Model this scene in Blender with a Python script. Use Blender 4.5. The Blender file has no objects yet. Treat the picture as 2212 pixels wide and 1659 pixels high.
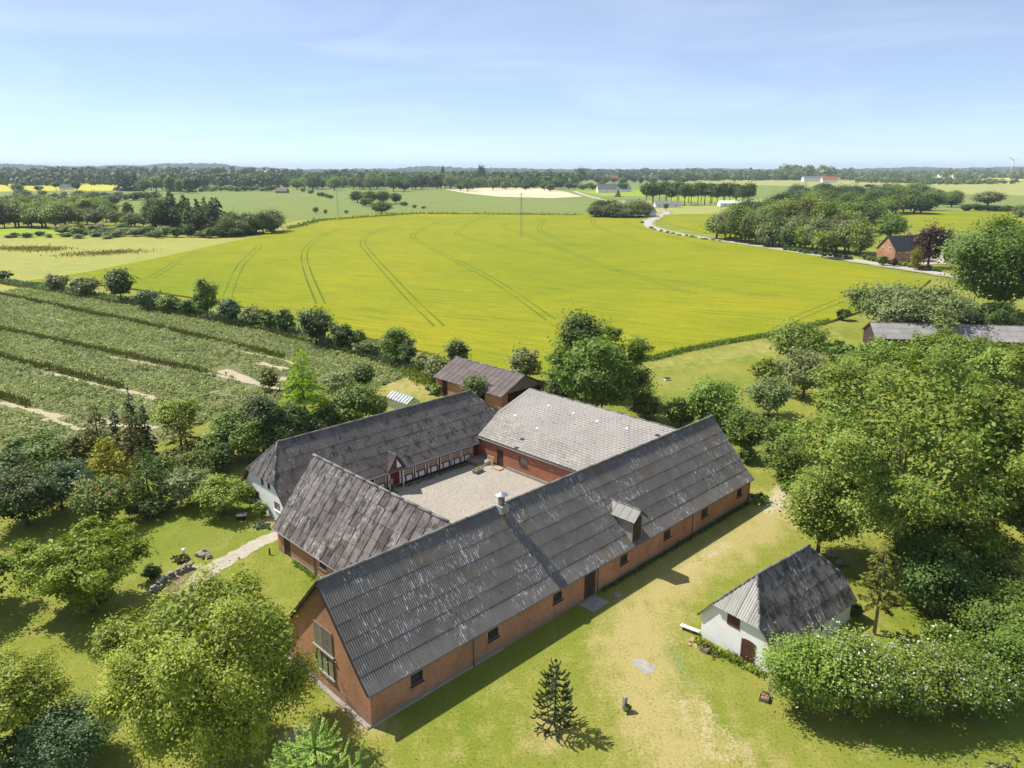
import bpy, bmesh, math, random
import numpy as np
from mathutils import Vector, Matrix
# ------------------------------------------------------------------ camera, sky, sun, exposure
scn = bpy.context.scene
COL = scn.collection
FPX, PITCH, CAMH = 1622.5, 0.2783, 35.0          # focal length in px of a 2212 px wide picture
cam = bpy.data.cameras.new('camera'); camo = bpy.data.objects.new('camera', cam); COL.objects.link(camo)
cam.sensor_width = 36.0; cam.lens = 36.0 * FPX / 2212.0
cam.clip_start = 0.5; cam.clip_end = 60000.0
camo.location = (0, 0, CAMH); camo.rotation_euler = (math.pi / 2 - PITCH, 0, 0)
scn.camera = camo
SUN_AZ, SUN_EL = math.radians(155.0), math.radians(52.5)   # azimuth of the sun from +x, counter-clockwise
sun = bpy.data.lights.new('sun', 'SUN'); suno = bpy.data.objects.new('sun', sun); COL.objects.link(suno)
sun.energy = 4.7; sun.angle = math.radians(0.53); sun.color = (1.0, 0.95, 0.86)
sdir = Vector((math.cos(SUN_AZ) * math.cos(SUN_EL), math.sin(SUN_AZ) * math.cos(SUN_EL), math.sin(SUN_EL)))
suno.rotation_euler = sdir.to_track_quat('Z', 'Y').to_euler(); suno.location = (0, 0, 80)
wld = bpy.data.worlds.new('World'); scn.world = wld; wld.use_nodes = True
wn = wld.node_tree; wn.nodes.clear()
def wnode(t, **k):
    n = wn.nodes.new(t)
    for a_, b_ in k.items(): setattr(n, a_, b_)
    return n
sky = wnode('ShaderNodeTexSky', sky_type='NISHITA', sun_disc=False)
sky.sun_elevation = SUN_EL; sky.sun_rotation = math.pi / 2 - SUN_AZ
sky.air_density = 0.5; sky.dust_density = 0.0; sky.ozone_density = 3.0; sky.altitude = 50
tc = wnode('ShaderNodeTexCoord')
# thin cirrus: noise on the view direction projected to a plane overhead
sepw = wnode('ShaderNodeSeparateXYZ'); wn.links.new(tc.outputs['Generated'], sepw.inputs[0])
zc = wnode('ShaderNodeMath', operation='MAXIMUM'); wn.links.new(sepw.outputs[2], zc.inputs[0]); zc.inputs[1].default_value = 0.0
za = wnode('ShaderNodeMath', operation='ADD'); wn.links.new(zc.outputs[0], za.inputs[0]); za.inputs[1].default_value = 0.12
dv = wnode('ShaderNodeVectorMath', operation='DIVIDE'); wn.links.new(tc.outputs['Generated'], dv.inputs[0])
cz = wnode('ShaderNodeCombineXYZ')
for i_ in range(3): wn.links.new(za.outputs[0], cz.inputs[i_])
wn.links.new(cz.outputs[0], dv.inputs[1])
mpw = wnode('ShaderNodeMapping'); wn.links.new(dv.outputs[0], mpw.inputs[0]); mpw.inputs['Scale'].default_value = (0.75, 1.0, 0.0); mpw.inputs['Rotation'].default_value = (0, 0, 0.25); mpw.inputs['Location'].default_value = (0.9, 3.3, 0)
nz = wnode('ShaderNodeTexNoise'); nz.inputs['Scale'].default_value = 1.0; nz.inputs['Detail'].default_value = 7; nz.inputs['Roughness'].default_value = 0.52; nz.inputs['Distortion'].default_value = 0.9
wn.links.new(mpw.outputs[0], nz.inputs['Vector'])
crw = wnode('ShaderNodeValToRGB'); crw.color_ramp.elements[0].position = 0.46; crw.color_ramp.elements[1].position = 0.84; crw.color_ramp.elements[0].color = (0.24, 0.24, 0.24, 1)
crw.color_ramp.elements[1].color = (0.44, 0.44, 0.44, 1); wn.links.new(nz.outputs[0], crw.inputs[0])
mxw = wnode('ShaderNodeMix', data_type='RGBA'); wn.links.new(crw.outputs[0], mxw.inputs[0]); wn.links.new(sky.outputs[0], mxw.inputs[6]); mxw.inputs[7].default_value = (7.6, 8.5, 9.8, 1)
bg = wnode('ShaderNodeBackground'); bg.inputs[1].default_value = 0.098; wn.links.new(mxw.outputs[2], bg.inputs[0])
wo = wnode('ShaderNodeOutputWorld'); wn.links.new(bg.outputs[0], wo.inputs[0])
scn.view_settings.view_transform = 'Standard'; scn.view_settings.look = 'None'
scn.view_settings.exposure = 0.62; scn.view_settings.gamma = 1.0
scn.cycles.use_denoising = True; scn.cycles.max_bounces = 5; scn.cycles.diffuse_bounces = 3; scn.cycles.glossy_bounces = 2; scn.cycles.transparent_max_bounces = 8; scn.cycles.sample_clamp_indirect = 6.0
# ------------------------------------------------------------------ calibration: picture pixel (2212 x 1659) to a point of the land
cp, sp = math.cos(PITCH), math.sin(PITCH)
def G(x, y, z=0.0):
    dx, du = (x - 1106.0), (829.5 - y)
    d = (dx, FPX * cp + du * sp, -FPX * sp + du * cp)
    t = (z - CAMH) / d[2]
    return Vector((d[0] * t, d[1] * t, z))
def ppm(P):                                       # pixels per metre at a point
    return FPX / (P.y * cp - (P.z - CAMH) * sp)
def z_at(P, y):                                   # height above P that shows at picture row y
    q = (829.5 - y) / FPX
    return CAMH + P.y * (q * cp - sp) / (cp + q * sp)
FO = Vector((-9.14, 40.93, 0)); FA = 0.7798        # farm frame: origin at the barn's near corner
UX = Vector((math.cos(FA), math.sin(FA), 0)); UY = Vector((-math.sin(FA), math.cos(FA), 0))
def F(u, v, z=0.0): return FO + UX * u + UY * v + Vector((0, 0, z))
# ------------------------------------------------------------------ tagging
def tag(o, label=None, cat=None, group=None, kind=None):
    if label: o['label'] = label
    if cat: o['category'] = cat
    if group: o['group'] = group
    if kind: o['kind'] = kind
    return o
def empty(name, loc, rz=0.0, label=None, cat=None, group=None):
    o = bpy.data.objects.new(name, None); COL.objects.link(o); o.location = loc; o.rotation_euler = (0, 0, rz); o.empty_display_size = 0.3
    return tag(o, label, cat, group)
def link(name, me, parent=None, loc=None, rot=None):
    o = bpy.data.objects.new(name, me); COL.objects.link(o)
    if parent: o.parent = parent
    if loc is not None: o.location = loc
    if rot is not None: o.rotation_euler = rot
    return o
# ------------------------------------------------------------------ mesh builder
class MB:
    def __init__(s): s.v = []; s.f = []; s.m = []; s.cm = 0
    def add(s, vs, fs):
        b = len(s.v); s.v += [tuple(p) for p in vs]; s.f += [tuple(b + i for i in f) for f in fs]; s.m += [s.cm] * len(fs); return s
    def box(s, x0, x1, y0, y1, z0, z1):
        return s.add([(x0,y0,z0),(x1,y0,z0),(x1,y1,z0),(x0,y1,z0),(x0,y0,z1),(x1,y0,z1),(x1,y1,z1),(x0,y1,z1)],
                     [(3,2,1,0),(4,5,6,7),(0,1,5,4),(1,2,6,5),(2,3,7,6),(3,0,4,7)])
    def obox(s, c, ax, ay, az):                  # oriented box: centre and three half vectors
        c, ax, ay, az = map(Vector, (c, ax, ay, az))
        P = [c + ax*i + ay*j + az*k for k in (-1,1) for i, j in ((-1,-1),(1,-1),(1,1),(-1,1))]
        return s.add(P, [(3,2,1,0),(4,5,6,7),(0,1,5,4),(1,2,6,5),(2,3,7,6),(3,0,4,7)])
    def bar(s, p0, p1, w, h, up=(0,0,1)):
        p0, p1 = Vector(p0), Vector(p1); d = p1 - p0; L = d.length; d = d / L
        up = Vector(up); sd = d.cross(up)
        if sd.length < 1e-4: sd = d.cross(Vector((1,0,0)))
        sd.normalize(); up = sd.cross(d)
        return s.obox((p0+p1)/2, d*(L/2), sd*(w/2), up*(h/2))
    def tube(s, pts, rad, n=6, cap=True):
        pts = [Vector(p) for p in pts]; b = len(s.v); k = len(pts)
        if not hasattr(rad, '__len__'): rad = [rad]*k
        ref = Vector((0.3,0.9,0.2))
        for i, p in enumerate(pts):
            d = (pts[min(i+1,k-1)] - pts[max(i-1,0)]).normalized()
            a = d.cross(ref)
            if a.length < 1e-3: a = d.cross(Vector((1,0,0)))
            a.normalize(); c = d.cross(a)
            for j in range(n):
                t = 2*math.pi*j/n; s.v.append(tuple(p + (a*math.cos(t) + c*math.sin(t))*rad[i]))
        for i in range(k-1):
            for j in range(n):
                j2 = (j+1) % n; s.f.append((b+i*n+j, b+i*n+j2, b+(i+1)*n+j2, b+(i+1)*n+j)); s.m.append(s.cm)
        if cap:
            s.f.append(tuple(b+j for j in range(n))[::-1]); s.f.append(tuple(b+(k-1)*n+j for j in range(n))); s.m += [s.cm]*2
        return s
    def lathe(s, c, prof, n=16):                  # profile of (r, z)
        b = len(s.v); c = Vector(c)
        for r, z in prof:
            for j in range(n):
                t = 2*math.pi*j/n; s.v.append((c.x + r*math.cos(t), c.y + r*math.sin(t), c.z + z))
        for i in range(len(prof)-1):
            for j in range(n):
                j2 = (j+1) % n; s.f.append((b+i*n+j, b+i*n+j2, b+(i+1)*n+j2, b+(i+1)*n+j)); s.m.append(s.cm)
        s.f.append(tuple(b+j for j in range(n))[::-1]); s.f.append(tuple(b+(len(prof)-1)*n+j for j in range(n))); s.m += [s.cm]*2
        return s
    def prism(s, poly, ext):                      # 3D polygon extruded by a vector
        e = Vector(ext); n = len(poly); P = [Vector(p) for p in poly]
        return s.add(P + [p + e for p in P], [tuple(range(n))[::-1], tuple(range(n, 2*n))] + [(i, (i+1) % n, n+(i+1) % n, n+i) for i in range(n)])
    def wall(s, p0, p1, z0, z1, th, openings=()):  # outside is on the right of p0->p1; openings (x0,x1,za,zb)
        p0, p1 = Vector(p0), Vector(p1); d = p1 - p0; L = d.length; d = d/L; nrm = Vector((d.y, -d.x, 0))
        xs = sorted({0.0, L, *[a for o in openings for a in o[:2]]}); zs = sorted({z0, z1, *[a for o in openings for a in o[2:]]})
        def P(x, z, i): q = p0 + d*x - nrm*(th*i); return (q.x, q.y, z)
        def isop(x, z): return any(a < x < b and c < z < e for a, b, c, e in openings)
        for i in range(len(xs)-1):
            for j in range(len(zs)-1):
                xa, xb, za, zb = xs[i], xs[i+1], zs[j], zs[j+1]
                if isop((xa+xb)/2, (za+zb)/2): continue
                s.add([P(xa,za,0),P(xb,za,0),P(xb,zb,0),P(xa,zb,0)], [(0,1,2,3)])
                s.add([P(xa,za,1),P(xb,za,1),P(xb,zb,1),P(xa,zb,1)], [(3,2,1,0)])
        for a, b, c, e in openings:
            s.add([P(a,c,0),P(b,c,0),P(b,c,1),P(a,c,1)], [(0,1,2,3)][::-1]); s.add([P(a,e,0),P(b,e,0),P(b,e,1),P(a,e,1)], [(3,2,1,0)])
            s.add([P(a,c,0),P(a,e,0),P(a,e,1),P(a,c,1)], [(3,2,1,0)]); s.add([P(b,c,0),P(b,e,0),P(b,e,1),P(b,c,1)], [(0,1,2,3)])
        s.add([P(0,z1,0),P(L,z1,0),P(L,z1,1),P(0,z1,1)], [(0,1,2,3)])
        s.add([P(0,z0,0),P(0,z1,0),P(0,z1,1),P(0,z0,1)], [(3,2,1,0)]); s.add([P(L,z0,0),P(L,z1,0),P(L,z1,1),P(L,z0,1)], [(0,1,2,3)])
        return s
    def mesh(s, name, mats, smooth=False):
        me = bpy.data.meshes.new(name); me.from_pydata(s.v, [], s.f)
        for mt in (mats if isinstance(mats, (list, tuple)) else [mats]): me.materials.append(mt)
        if any(s.m): me.polygons.foreach_set('material_index', s.m)
        box_uv(me)
        if smooth: me.polygons.foreach_set('use_smooth', [True]*len(me.polygons))
        me.update(); return me
    def build(s, name, mats, parent=None, smooth=False, loc=None, rot=None):
        return link(name, s.mesh(name, mats, smooth), parent, loc, rot)
def box_uv(me):                                   # metre-true box projection
    uv = me.uv_layers.new(name='UVMap'); nl = len(me.loops); lv = np.zeros(nl, int); me.loops.foreach_get('vertex_index', lv)
    co = np.zeros(len(me.vertices)*3); me.vertices.foreach_get('co', co); co = co.reshape(-1,3)
    npoly = len(me.polygons); nn = np.zeros(npoly*3); me.polygons.foreach_get('normal', nn); nn = np.abs(nn.reshape(-1,3))
    tot = np.zeros(npoly, int); me.polygons.foreach_get('loop_total', tot); ax = np.repeat(nn.argmax(1), tot); c = co[lv]
    out = np.where((ax == 0)[:,None], c[:,[1,2]], np.where((ax == 1)[:,None], c[:,[0,2]], c[:,[0,1]]))
    uv.data.foreach_set('uv', out.astype(np.float32).ravel())
def np_mesh(name, V, quads, mat, attr=None, smooth=False, attrs=None):
    me = bpy.data.meshes.new(name); n = len(quads); k = quads.shape[1]
    me.vertices.add(len(V)); me.vertices.foreach_set('co', V.astype(np.float32).ravel())
    me.loops.add(n*k); me.loops.foreach_set('vertex_index', quads.astype(np.int32).ravel())
    me.polygons.add(n); me.polygons.foreach_set('loop_start', np.arange(0, n*k, k, dtype=np.int32)); me.polygons.foreach_set('loop_total', np.full(n, k, np.int32))
    if smooth: me.polygons.foreach_set('use_smooth', np.ones(n, bool))
    me.update(calc_edges=True)
    if attr is not None: attrs = {'v': attr}
    for nm, ar in (attrs or {}).items():
        at_ = me.attributes.new(nm, 'FLOAT', 'POINT'); at_.data.foreach_set('value', ar.astype(np.float32))
    if mat: me.materials.append(mat)
    return me
# ------------------------------------------------------------------ material helpers
class NT:
    def __init__(s, name):
        s.mat = bpy.data.materials.new(name); s.mat.use_nodes = True; s.t = s.mat.node_tree; s.b = s.t.nodes['Principled BSDF']; s.out = s.t.nodes['Material Output']
    def n(s, t, **k):
        x = s.t.nodes.new(t)
        for a_, b_ in k.items(): setattr(x, a_, b_)
        return x
    def L(s, a, b): s.t.links.new(a, b)
    def put(s, sock, val):
        if hasattr(val, 'is_linked') or hasattr(val, 'links'): s.L(val, sock)
        else: sock.default_value = (tuple(val) + (1,))[:4] if hasattr(val, '__len__') and len(val) == 3 and len(sock.default_value) == 4 else val
    def pos(s): return s.n('ShaderNodeNewGeometry').outputs['Position']
    def obj(s): return s.n('ShaderNodeTexCoord').outputs['Object']
    def uv(s): return s.n('ShaderNodeTexCoord').outputs['UV']
    def map(s, vec, scale=(1,1,1), rot=(0,0,0), loc=(0,0,0)):
        m = s.n('ShaderNodeMapping'); s.L(vec, m.inputs[0]); m.inputs['Scale'].default_value = scale; m.inputs['Rotation'].default_value = rot; m.inputs['Location'].default_value = loc; return m.outputs[0]
    def noise(s, vec, scale, detail=4, rough=0.55, dist=0.0):
        x = s.n('ShaderNodeTexNoise'); s.L(vec, x.inputs['Vector']); x.inputs['Scale'].default_value = scale; x.inputs['Detail'].default_value = detail; x.inputs['Roughness'].default_value = rough; x.inputs['Distortion'].default_value = dist; return x.outputs[0]
    def vor(s, vec, scale, feat='F1', out=0, rnd=1.0):
        x = s.n('ShaderNodeTexVoronoi', feature=feat); s.L(vec, x.inputs['Vector']); x.inputs['Scale'].default_value = scale; x.inputs['Randomness'].default_value = rnd; return x.outputs[out]
    def ramp(s, fac, lo, hi, a=0.0, b=1.0):
        m = s.n('ShaderNodeMapRange'); s.L(fac, m.inputs[0]); m.inputs[1].default_value = lo; m.inputs[2].default_value = hi; m.inputs[3].default_value = a; m.inputs[4].default_value = b; return m.outputs[0]
    def mix(s, fac, a, b, mode='MIX'):
        m = s.n('ShaderNodeMix', data_type='RGBA', blend_type=mode); s.put(m.inputs[0], fac); s.put(m.inputs[6], a); s.put(m.inputs[7], b); return m.outputs[2]
    def math(s, op, a, b=None):
        m = s.n('ShaderNodeMath', operation=op); s.put(m.inputs[0], a)
        if b is not None: s.put(m.inputs[1], b)
        return m.outputs[0]
    def attr(s, name): return s.n('ShaderNodeAttribute', attribute_name=name).outputs['Fac']
    def rnd(s): return s.n('ShaderNodeObjectInfo').outputs['Random']
    def bump(s, h, strength=0.4, dist=0.02):
        m = s.n('ShaderNodeBump'); s.L(h, m.inputs['Height']); m.inputs['Strength'].default_value = strength; m.inputs['Distance'].default_value = dist; s.L(m.outputs[0], s.b.inputs['Normal']); return m.outputs[0]
    def done(s, col, rough=0.8, spec=0.25, metal=0.0):
        s.put(s.b.inputs['Base Color'], col); s.put(s.b.inputs['Roughness'], rough); s.b.inputs['Specular IOR Level'].default_value = spec; s.b.inputs['Metallic'].default_value = metal; return s.mat
    def hsv(s, col, val=None, sat=None, hue=None):
        m = s.n('ShaderNodeHueSaturation'); s.put(m.inputs['Color'], col)
        if val is not None: s.put(m.inputs['Value'], val)
        if sat is not None: s.put(m.inputs['Saturation'], sat)
        if hue is not None: s.put(m.inputs['Hue'], hue)
        return m.outputs[0]
MAT = {}
def plain(name, col, rough=0.8, var=0.18, scale=3.0, spec=0.25, metal=0.0, bump=0.0):
    k = NT(name); p = k.obj(); n1 = k.noise(p, scale, 5, 0.6)
    c = k.hsv(col, k.math('ADD', k.ramp(n1, 0.25, 0.75, 1-var, 1+var), k.ramp(k.rnd(), 0, 1, -var*0.4, var*0.4)))
    if bump: k.bump(k.noise(p, scale*6, 4), bump, 0.01)
    MAT[name] = k.done(c, rough, spec, metal); return MAT[name]
# ------------------------------------------------------------------ materials
plain('concrete', (0.30, 0.28, 0.25), 0.9, 0.25, 2.0, bump=0.3)
plain('stone', (0.27, 0.24, 0.20), 0.9, 0.35, 2.5, bump=0.5)
plain('dark_iron', (0.035, 0.037, 0.04), 0.5, 0.2)
plain('brown_paint', (0.105, 0.045, 0.028), 0.6, 0.2)
plain('brown_board', (0.060, 0.040, 0.028), 0.75, 0.3, 2.0)
plain('red_door', (0.155, 0.018, 0.012), 0.5, 0.2)
plain('green_timber', (0.022, 0.036, 0.038), 0.6, 0.2)
plain('dark_timber', (0.040, 0.030, 0.024), 0.7, 0.2)
plain('pale_wood', (0.42, 0.30, 0.16), 0.8, 0.25)
plain('grey_wood', (0.22, 0.19, 0.15), 0.85, 0.3)
plain('white_paint', (0.78, 0.77, 0.74), 0.7, 0.06)
plain('zinc', (0.42, 0.44, 0.46), 0.38, 0.15, 4.0, spec=0.5, metal=0.85)
plain('gutter_grey', (0.16, 0.16, 0.165), 0.5, 0.15, spec=0.4)
plain('bark', (0.105, 0.080, 0.055), 0.9, 0.35, 4.0, bump=0.5)
plain('pale_bark', (0.24, 0.21, 0.16), 0.9, 0.35, 4.0, bump=0.5)
plain('alu', (0.62, 0.64, 0.66), 0.35, 0.08, metal=0.7, spec=0.5)
plain('red_tile', (0.33, 0.105, 0.05), 0.85, 0.2)
plain('grey_tile', (0.19, 0.185, 0.18), 0.85, 0.25)
plain('black_tile', (0.035, 0.036, 0.045), 0.6, 0.25)
plain('thatch', (0.16, 0.105, 0.06), 0.95, 0.35, 1.5, bump=0.6)
plain('steel_mast', (0.16, 0.17, 0.17), 0.6, 0.1)
plain('turbine_white', (0.8, 0.81, 0.82), 0.5, 0.03)
plain('car_red', (0.06, 0.006, 0.008), 0.25, 0.1, spec=0.5)
plain('rubber', (0.02, 0.02, 0.02), 0.8, 0.1)
plain('cart_red', (0.22, 0.03, 0.02), 0.5, 0.1)
plain('bulb_white', (0.85, 0.85, 0.86), 0.3, 0.02)
plain('curtain', (0.58, 0.48, 0.40), 0.9, 0.15, 6.0)
plain('potato', (0.45, 0.24, 0.15), 0.8, 0.35, 8.0)
plain('earth', (0.16, 0.115, 0.075), 0.95, 0.3, 2.0, bump=0.5)
def glass(name, col, rough=0.06):
    k = NT(name); c = k.hsv(col, k.ramp(k.noise(k.pos(), 1.3, 3), 0.3, 0.7, 0.5, 1.6)); MAT[name] = k.done(c, rough, 0.6); return MAT[name]
glass('glass', (0.040, 0.045, 0.045)); glass('glass_pale', (0.20, 0.19, 0.17), 0.2)
k = NT('greenhouse_glass')
mxs = k.n('ShaderNodeMixShader'); tr = k.n('ShaderNodeBsdfTransparent'); tr.inputs[0].default_value = (0.9, 0.93, 0.93, 1); gl_ = k.n('ShaderNodeBsdfGlossy'); gl_.inputs[0].default_value = (0.9, 0.92, 0.95, 1); gl_.inputs[1].default_value = 0.12
df = k.n('ShaderNodeBsdfDiffuse'); df.inputs[0].default_value = (0.40, 0.43, 0.46, 1); ms2 = k.n('ShaderNodeMixShader'); ms2.inputs[0].default_value = 0.45; k.L(df.outputs[0], ms2.inputs[1]); k.L(gl_.outputs[0], ms2.inputs[2])
mxs.inputs[0].default_value = 0.40; k.L(tr.outputs[0], mxs.inputs[1]); k.L(ms2.outputs[0], mxs.inputs[2]); k.L(mxs.outputs[0], k.out.inputs[0]); MAT['greenhouse_glass'] = k.mat
def brick(name, c1, c2, mortar, dirt=0.35):
    k = NT(name); uv = k.uv(); b = k.n('ShaderNodeTexBrick'); k.L(uv, b.inputs['Vector'])
    b.offset = 0.5; b.inputs['Color1'].default_value = c1 + (1,); b.inputs['Color2'].default_value = c2 + (1,); b.inputs['Mortar'].default_value = mortar + (1,)
    b.inputs['Scale'].default_value = 1.0; b.inputs['Mortar Size'].default_value = 0.008; b.inputs['Mortar Smooth'].default_value = 0.3; b.inputs['Brick Width'].default_value = 0.24; b.inputs['Row Height'].default_value = 0.067; b.inputs['Bias'].default_value = 0.0
    p = k.pos(); big = k.noise(p, 0.35, 5, 0.6); sm = k.noise(p, 2.2, 4, 0.6)
    c = k.hsv(b.outputs[0], k.math('MULTIPLY', k.ramp(big, 0.3, 0.7, 1-dirt, 1+dirt*0.6), k.ramp(sm, 0.25, 0.75, 0.86, 1.12)))
    z = k.n('ShaderNodeSeparateXYZ'); k.L(uv, z.inputs[0]); low = k.ramp(k.math('ADD', z.outputs[1], k.ramp(sm, 0.2, 0.8, -0.35, 0.35)), 0.1, 0.75, 0.75, 0.0)
    c = k.mix(low, c, (0.23, 0.19, 0.15)); k.bump(b.outputs[1], -0.35, 0.01)
    MAT[name] = k.done(c, 0.9, 0.15)
brick('brick_orange', (0.47, 0.205, 0.102), (0.385, 0.150, 0.076), (0.48, 0.36, 0.26), .28)
brick('brick_red', (0.37, 0.125, 0.068), (0.30, 0.095, 0.055), (0.38, 0.24, 0.17), 0.2)
def whitewash(name, col, dirt=0.25):
    k = NT(name); uv = k.uv(); b = k.n('ShaderNodeTexBrick'); k.L(uv, b.inputs['Vector']); b.offset = 0.5
    b.inputs['Scale'].default_value = 1.0; b.inputs['Mortar Size'].default_value = 0.01; b.inputs['Mortar Smooth'].default_value = 0.6; b.inputs['Brick Width'].default_value = 0.24; b.inputs['Row Height'].default_value = 0.067
    p = k.pos(); n1 = k.noise(p, 0.9, 6, 0.65); n2 = k.noise(k.map(p, (2.5, 2.5, 0.5)), 1.0, 4, 0.6)
    c = k.hsv(col, k.ramp(n1, 0.3, 0.75, 1-dirt*0.7, 1.03)); c = k.mix(k.ramp(n2, 0.60, 0.75, 0, 0.5*dirt), c, (0.33, 0.29, 0.23))
    z = k.n('ShaderNodeSeparateXYZ'); k.L(uv, z.inputs[0]); low = k.ramp(k.math('ADD', z.outputs[1], k.ramp(n1, 0.2, 0.8, -0.3, 0.3)), 0.0, 0.5, 0.6*dirt*2, 0.0)
    c = k.mix(low, c, (0.25, 0.22, 0.16)); k.bump(k.math('ADD', k.math('MULTIPLY', b.outputs[1], -0.5), k.noise(p, 9, 4)), 0.5, 0.012)
    MAT[name] = k.done(c, 0.85, 0.2)
whitewash('whitewash', (0.86, 0.86, 0.85), .18); whitewash('panel_white', (0.80, 0.79, 0.80), 0.1)
def corrugated(name, ca, cb, streak, streak_amt, moss, moss_lo, flow, lich=(0.30,0.30,0.28), rust=None, grain=14.0, pitch=0.1766, groove=0.55, s_lo=0.585, tint=0.11):
    """fibre cement: flow = stretch of the streaks in the farm frame (long axis small)"""
    k = NT(name); p = k.map(k.pos(), (1,1,1), (0,0,-FA)); cz_ = k.n('ShaderNodeCombineXYZ'); k.L(k.math('MULTIPLY', k.rnd(), 60.0), cz_.inputs[2]); va = k.n('ShaderNodeVectorMath', operation='ADD'); k.L(k.obj(), va.inputs[0]); k.L(cz_.outputs[0], va.inputs[1]); flow = (5.2, .85, .85); st = k.map(va.outputs[0], flow)
    n1 = k.noise(p, 0.5, 5, 0.6); n2 = k.noise(st, 1.0, 5, 0.65); n3 = k.noise(k.map(st, (1.9,1.9,1.9), loc=(7,3,1)), 1.0, 4, 0.7); n4 = k.noise(p, grain, 3, 0.7)
    r = k.rnd(); r2 = k.math('FRACT', k.math('MULTIPLY', r, 37.7))
    c = k.mix(k.ramp(n1, 0.3, 0.7), ca, cb); c = k.hsv(c, k.math('ADD', k.ramp(r, 0, 1, 1-tint, 1+tint), k.ramp(n4, 0.3, 0.7, -0.16, 0.16)))
    c = k.mix(k.ramp(n2, 0.50, 0.78, 0, 0.55), c, lich)
    big = k.ramp(k.noise(p, 0.28, 4), 0.44, 0.60)
    c = k.mix(k.math('MULTIPLY', k.ramp(n3, s_lo, s_lo + 0.07, 0, streak_amt), big), c, streak)
    if rust: c = k.mix(k.math('MULTIPLY', k.ramp(r2, 0.90, 0.93), 0.55), c, rust)
    mn = k.math('ADD', k.math('MULTIPLY', k.noise(k.map(st, (.55,.9,.9), loc=(5,1,9)), 1.0, 6, 0.68), .55), k.math('MULTIPLY', k.noise(k.map(p, (1,1,1), loc=(5,1,9)), 1.1, 5, 0.65), .45))
    c = k.mix(k.math('MULTIPLY', k.ramp(mn, moss_lo, moss_lo + 0.09), k.ramp(n4, 0.3, 0.6, 0.35, 1.0)), c, moss)
    if pitch:                                      # moss and dirt gather in the valleys of the sheets
        sx = k.n('ShaderNodeSeparateXYZ'); k.L(k.obj(), sx.inputs[0]); val = k.ramp(k.math('COSINE', k.math('MULTIPLY', sx.outputs[0], 2*math.pi/pitch)), -0.9, 0.1, 1, 0)
        c = k.mix(k.math('MULTIPLY', val, k.ramp(n1, 0.3, 0.7, groove*0.6, groove)), c, moss)
    k.bump(k.math('ADD', n4, k.math('MULTIPLY', k.ramp(mn, moss_lo, moss_lo + 0.1), 1.5)), 0.5, 0.015)
    MAT[name] = k.done(c, 0.85, 0.2)
corrugated('roof_barn', (0.190, 0.174, 0.162), (0.152, 0.141, 0.134), (0.70, 0.67, 0.64), 0.95, (0.050, 0.042, 0.032), 0.585, (5.5, 0.8, 0.8), lich=(0.25,0.24,0.23), rust=(0.17,0.135,0.09), tint=.07, groove=.46, s_lo=.555)
corrugated('roof_wing', (0.30, 0.266, 0.248), (0.20, 0.176, 0.165), (0.72, 0.68, 0.66), 0.95, (0.045, 0.034, 0.028), 0.49, (0.8, 5.0, 0.8), rust=(0.06,0.042,0.034), pitch=.1794, groove=.75, s_lo=.53, tint=.14)
corrugated('roof_house', (0.200, 0.184, 0.172), (0.140, 0.130, 0.122), (0.42, 0.38, 0.36), 0.8, (0.028, 0.025, 0.020), 0.515, (5.0, 0.8, 0.8), lich=(0.27,0.24,0.23), groove=.75, s_lo=.55, tint=.08)
corrugated('roof_cottage', (0.25, 0.23, 0.21), (0.15, 0.138, 0.125), (0.80, 0.77, 0.75), 1.0, (0.052, 0.038, 0.022), 0.47, (4.5, 0.9, 0.9), lich=(0.46,0.44,0.41), groove=.7, s_lo=.55, pitch=.1749)
corrugated('roof_cottage_hip', (0.40, 0.39, 0.36), (0.33, 0.32, 0.29), (0.55, 0.53, 0.50), 0.4, (0.11, 0.09, 0.06), 0.66, (0.9, 4.5, 0.9), lich=(0.45,0.43,0.40), pitch=.205)
corrugated('roof_shed', (0.23, 0.19, 0.18), (0.17, 0.145, 0.14), (0.42, 0.38, 0.37), 0.5, (0.06, 0.045, 0.035), 0.60, (0.9, 4.5, 0.9), lich=(0.28,0.24,0.23), pitch=.1917)
corrugated('roof_long_shed', (0.30, 0.29, 0.28), (0.24, 0.23, 0.22), (0.55, 0.53, 0.54), 0.5, (0.10, 0.085, 0.07), 0.66, (4, 0.9, 0.9), lich=(0.36,0.345,0.335), pitch=.223)
corrugated('ridge_cap', (0.20, 0.19, 0.175), (0.14, 0.13, 0.12), (0.5, 0.48, 0.45), 0.5, (0.07, 0.055, 0.03), 0.52, (1.5, 1.5, 1.5), pitch=0)
k = NT('slate'); p = k.pos(); q = k.n('ShaderNodeSeparateXYZ'); k.L(k.obj(), q.inputs[0]); r = k.rnd(); n1 = k.noise(p, 1.3, 5, .65); n2 = k.noise(p, 9.0, 4, .7); n3 = k.noise(p, .3, 3)
c = k.mix(k.ramp(n3, .35, .65), (0.315, 0.292, 0.265), (0.27, 0.252, 0.230)); c = k.hsv(c, k.math('ADD', k.ramp(r, 0, 1, .88, 1.12), k.ramp(n2, .3, .7, -.16, .16)))
c = k.mix(k.ramp(n1, .58, .72, 0, .6), c, (0.17, 0.15, 0.125)); k.bump(n2, .4, .01); MAT['slate'] = k.done(c, .9, .15)
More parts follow.
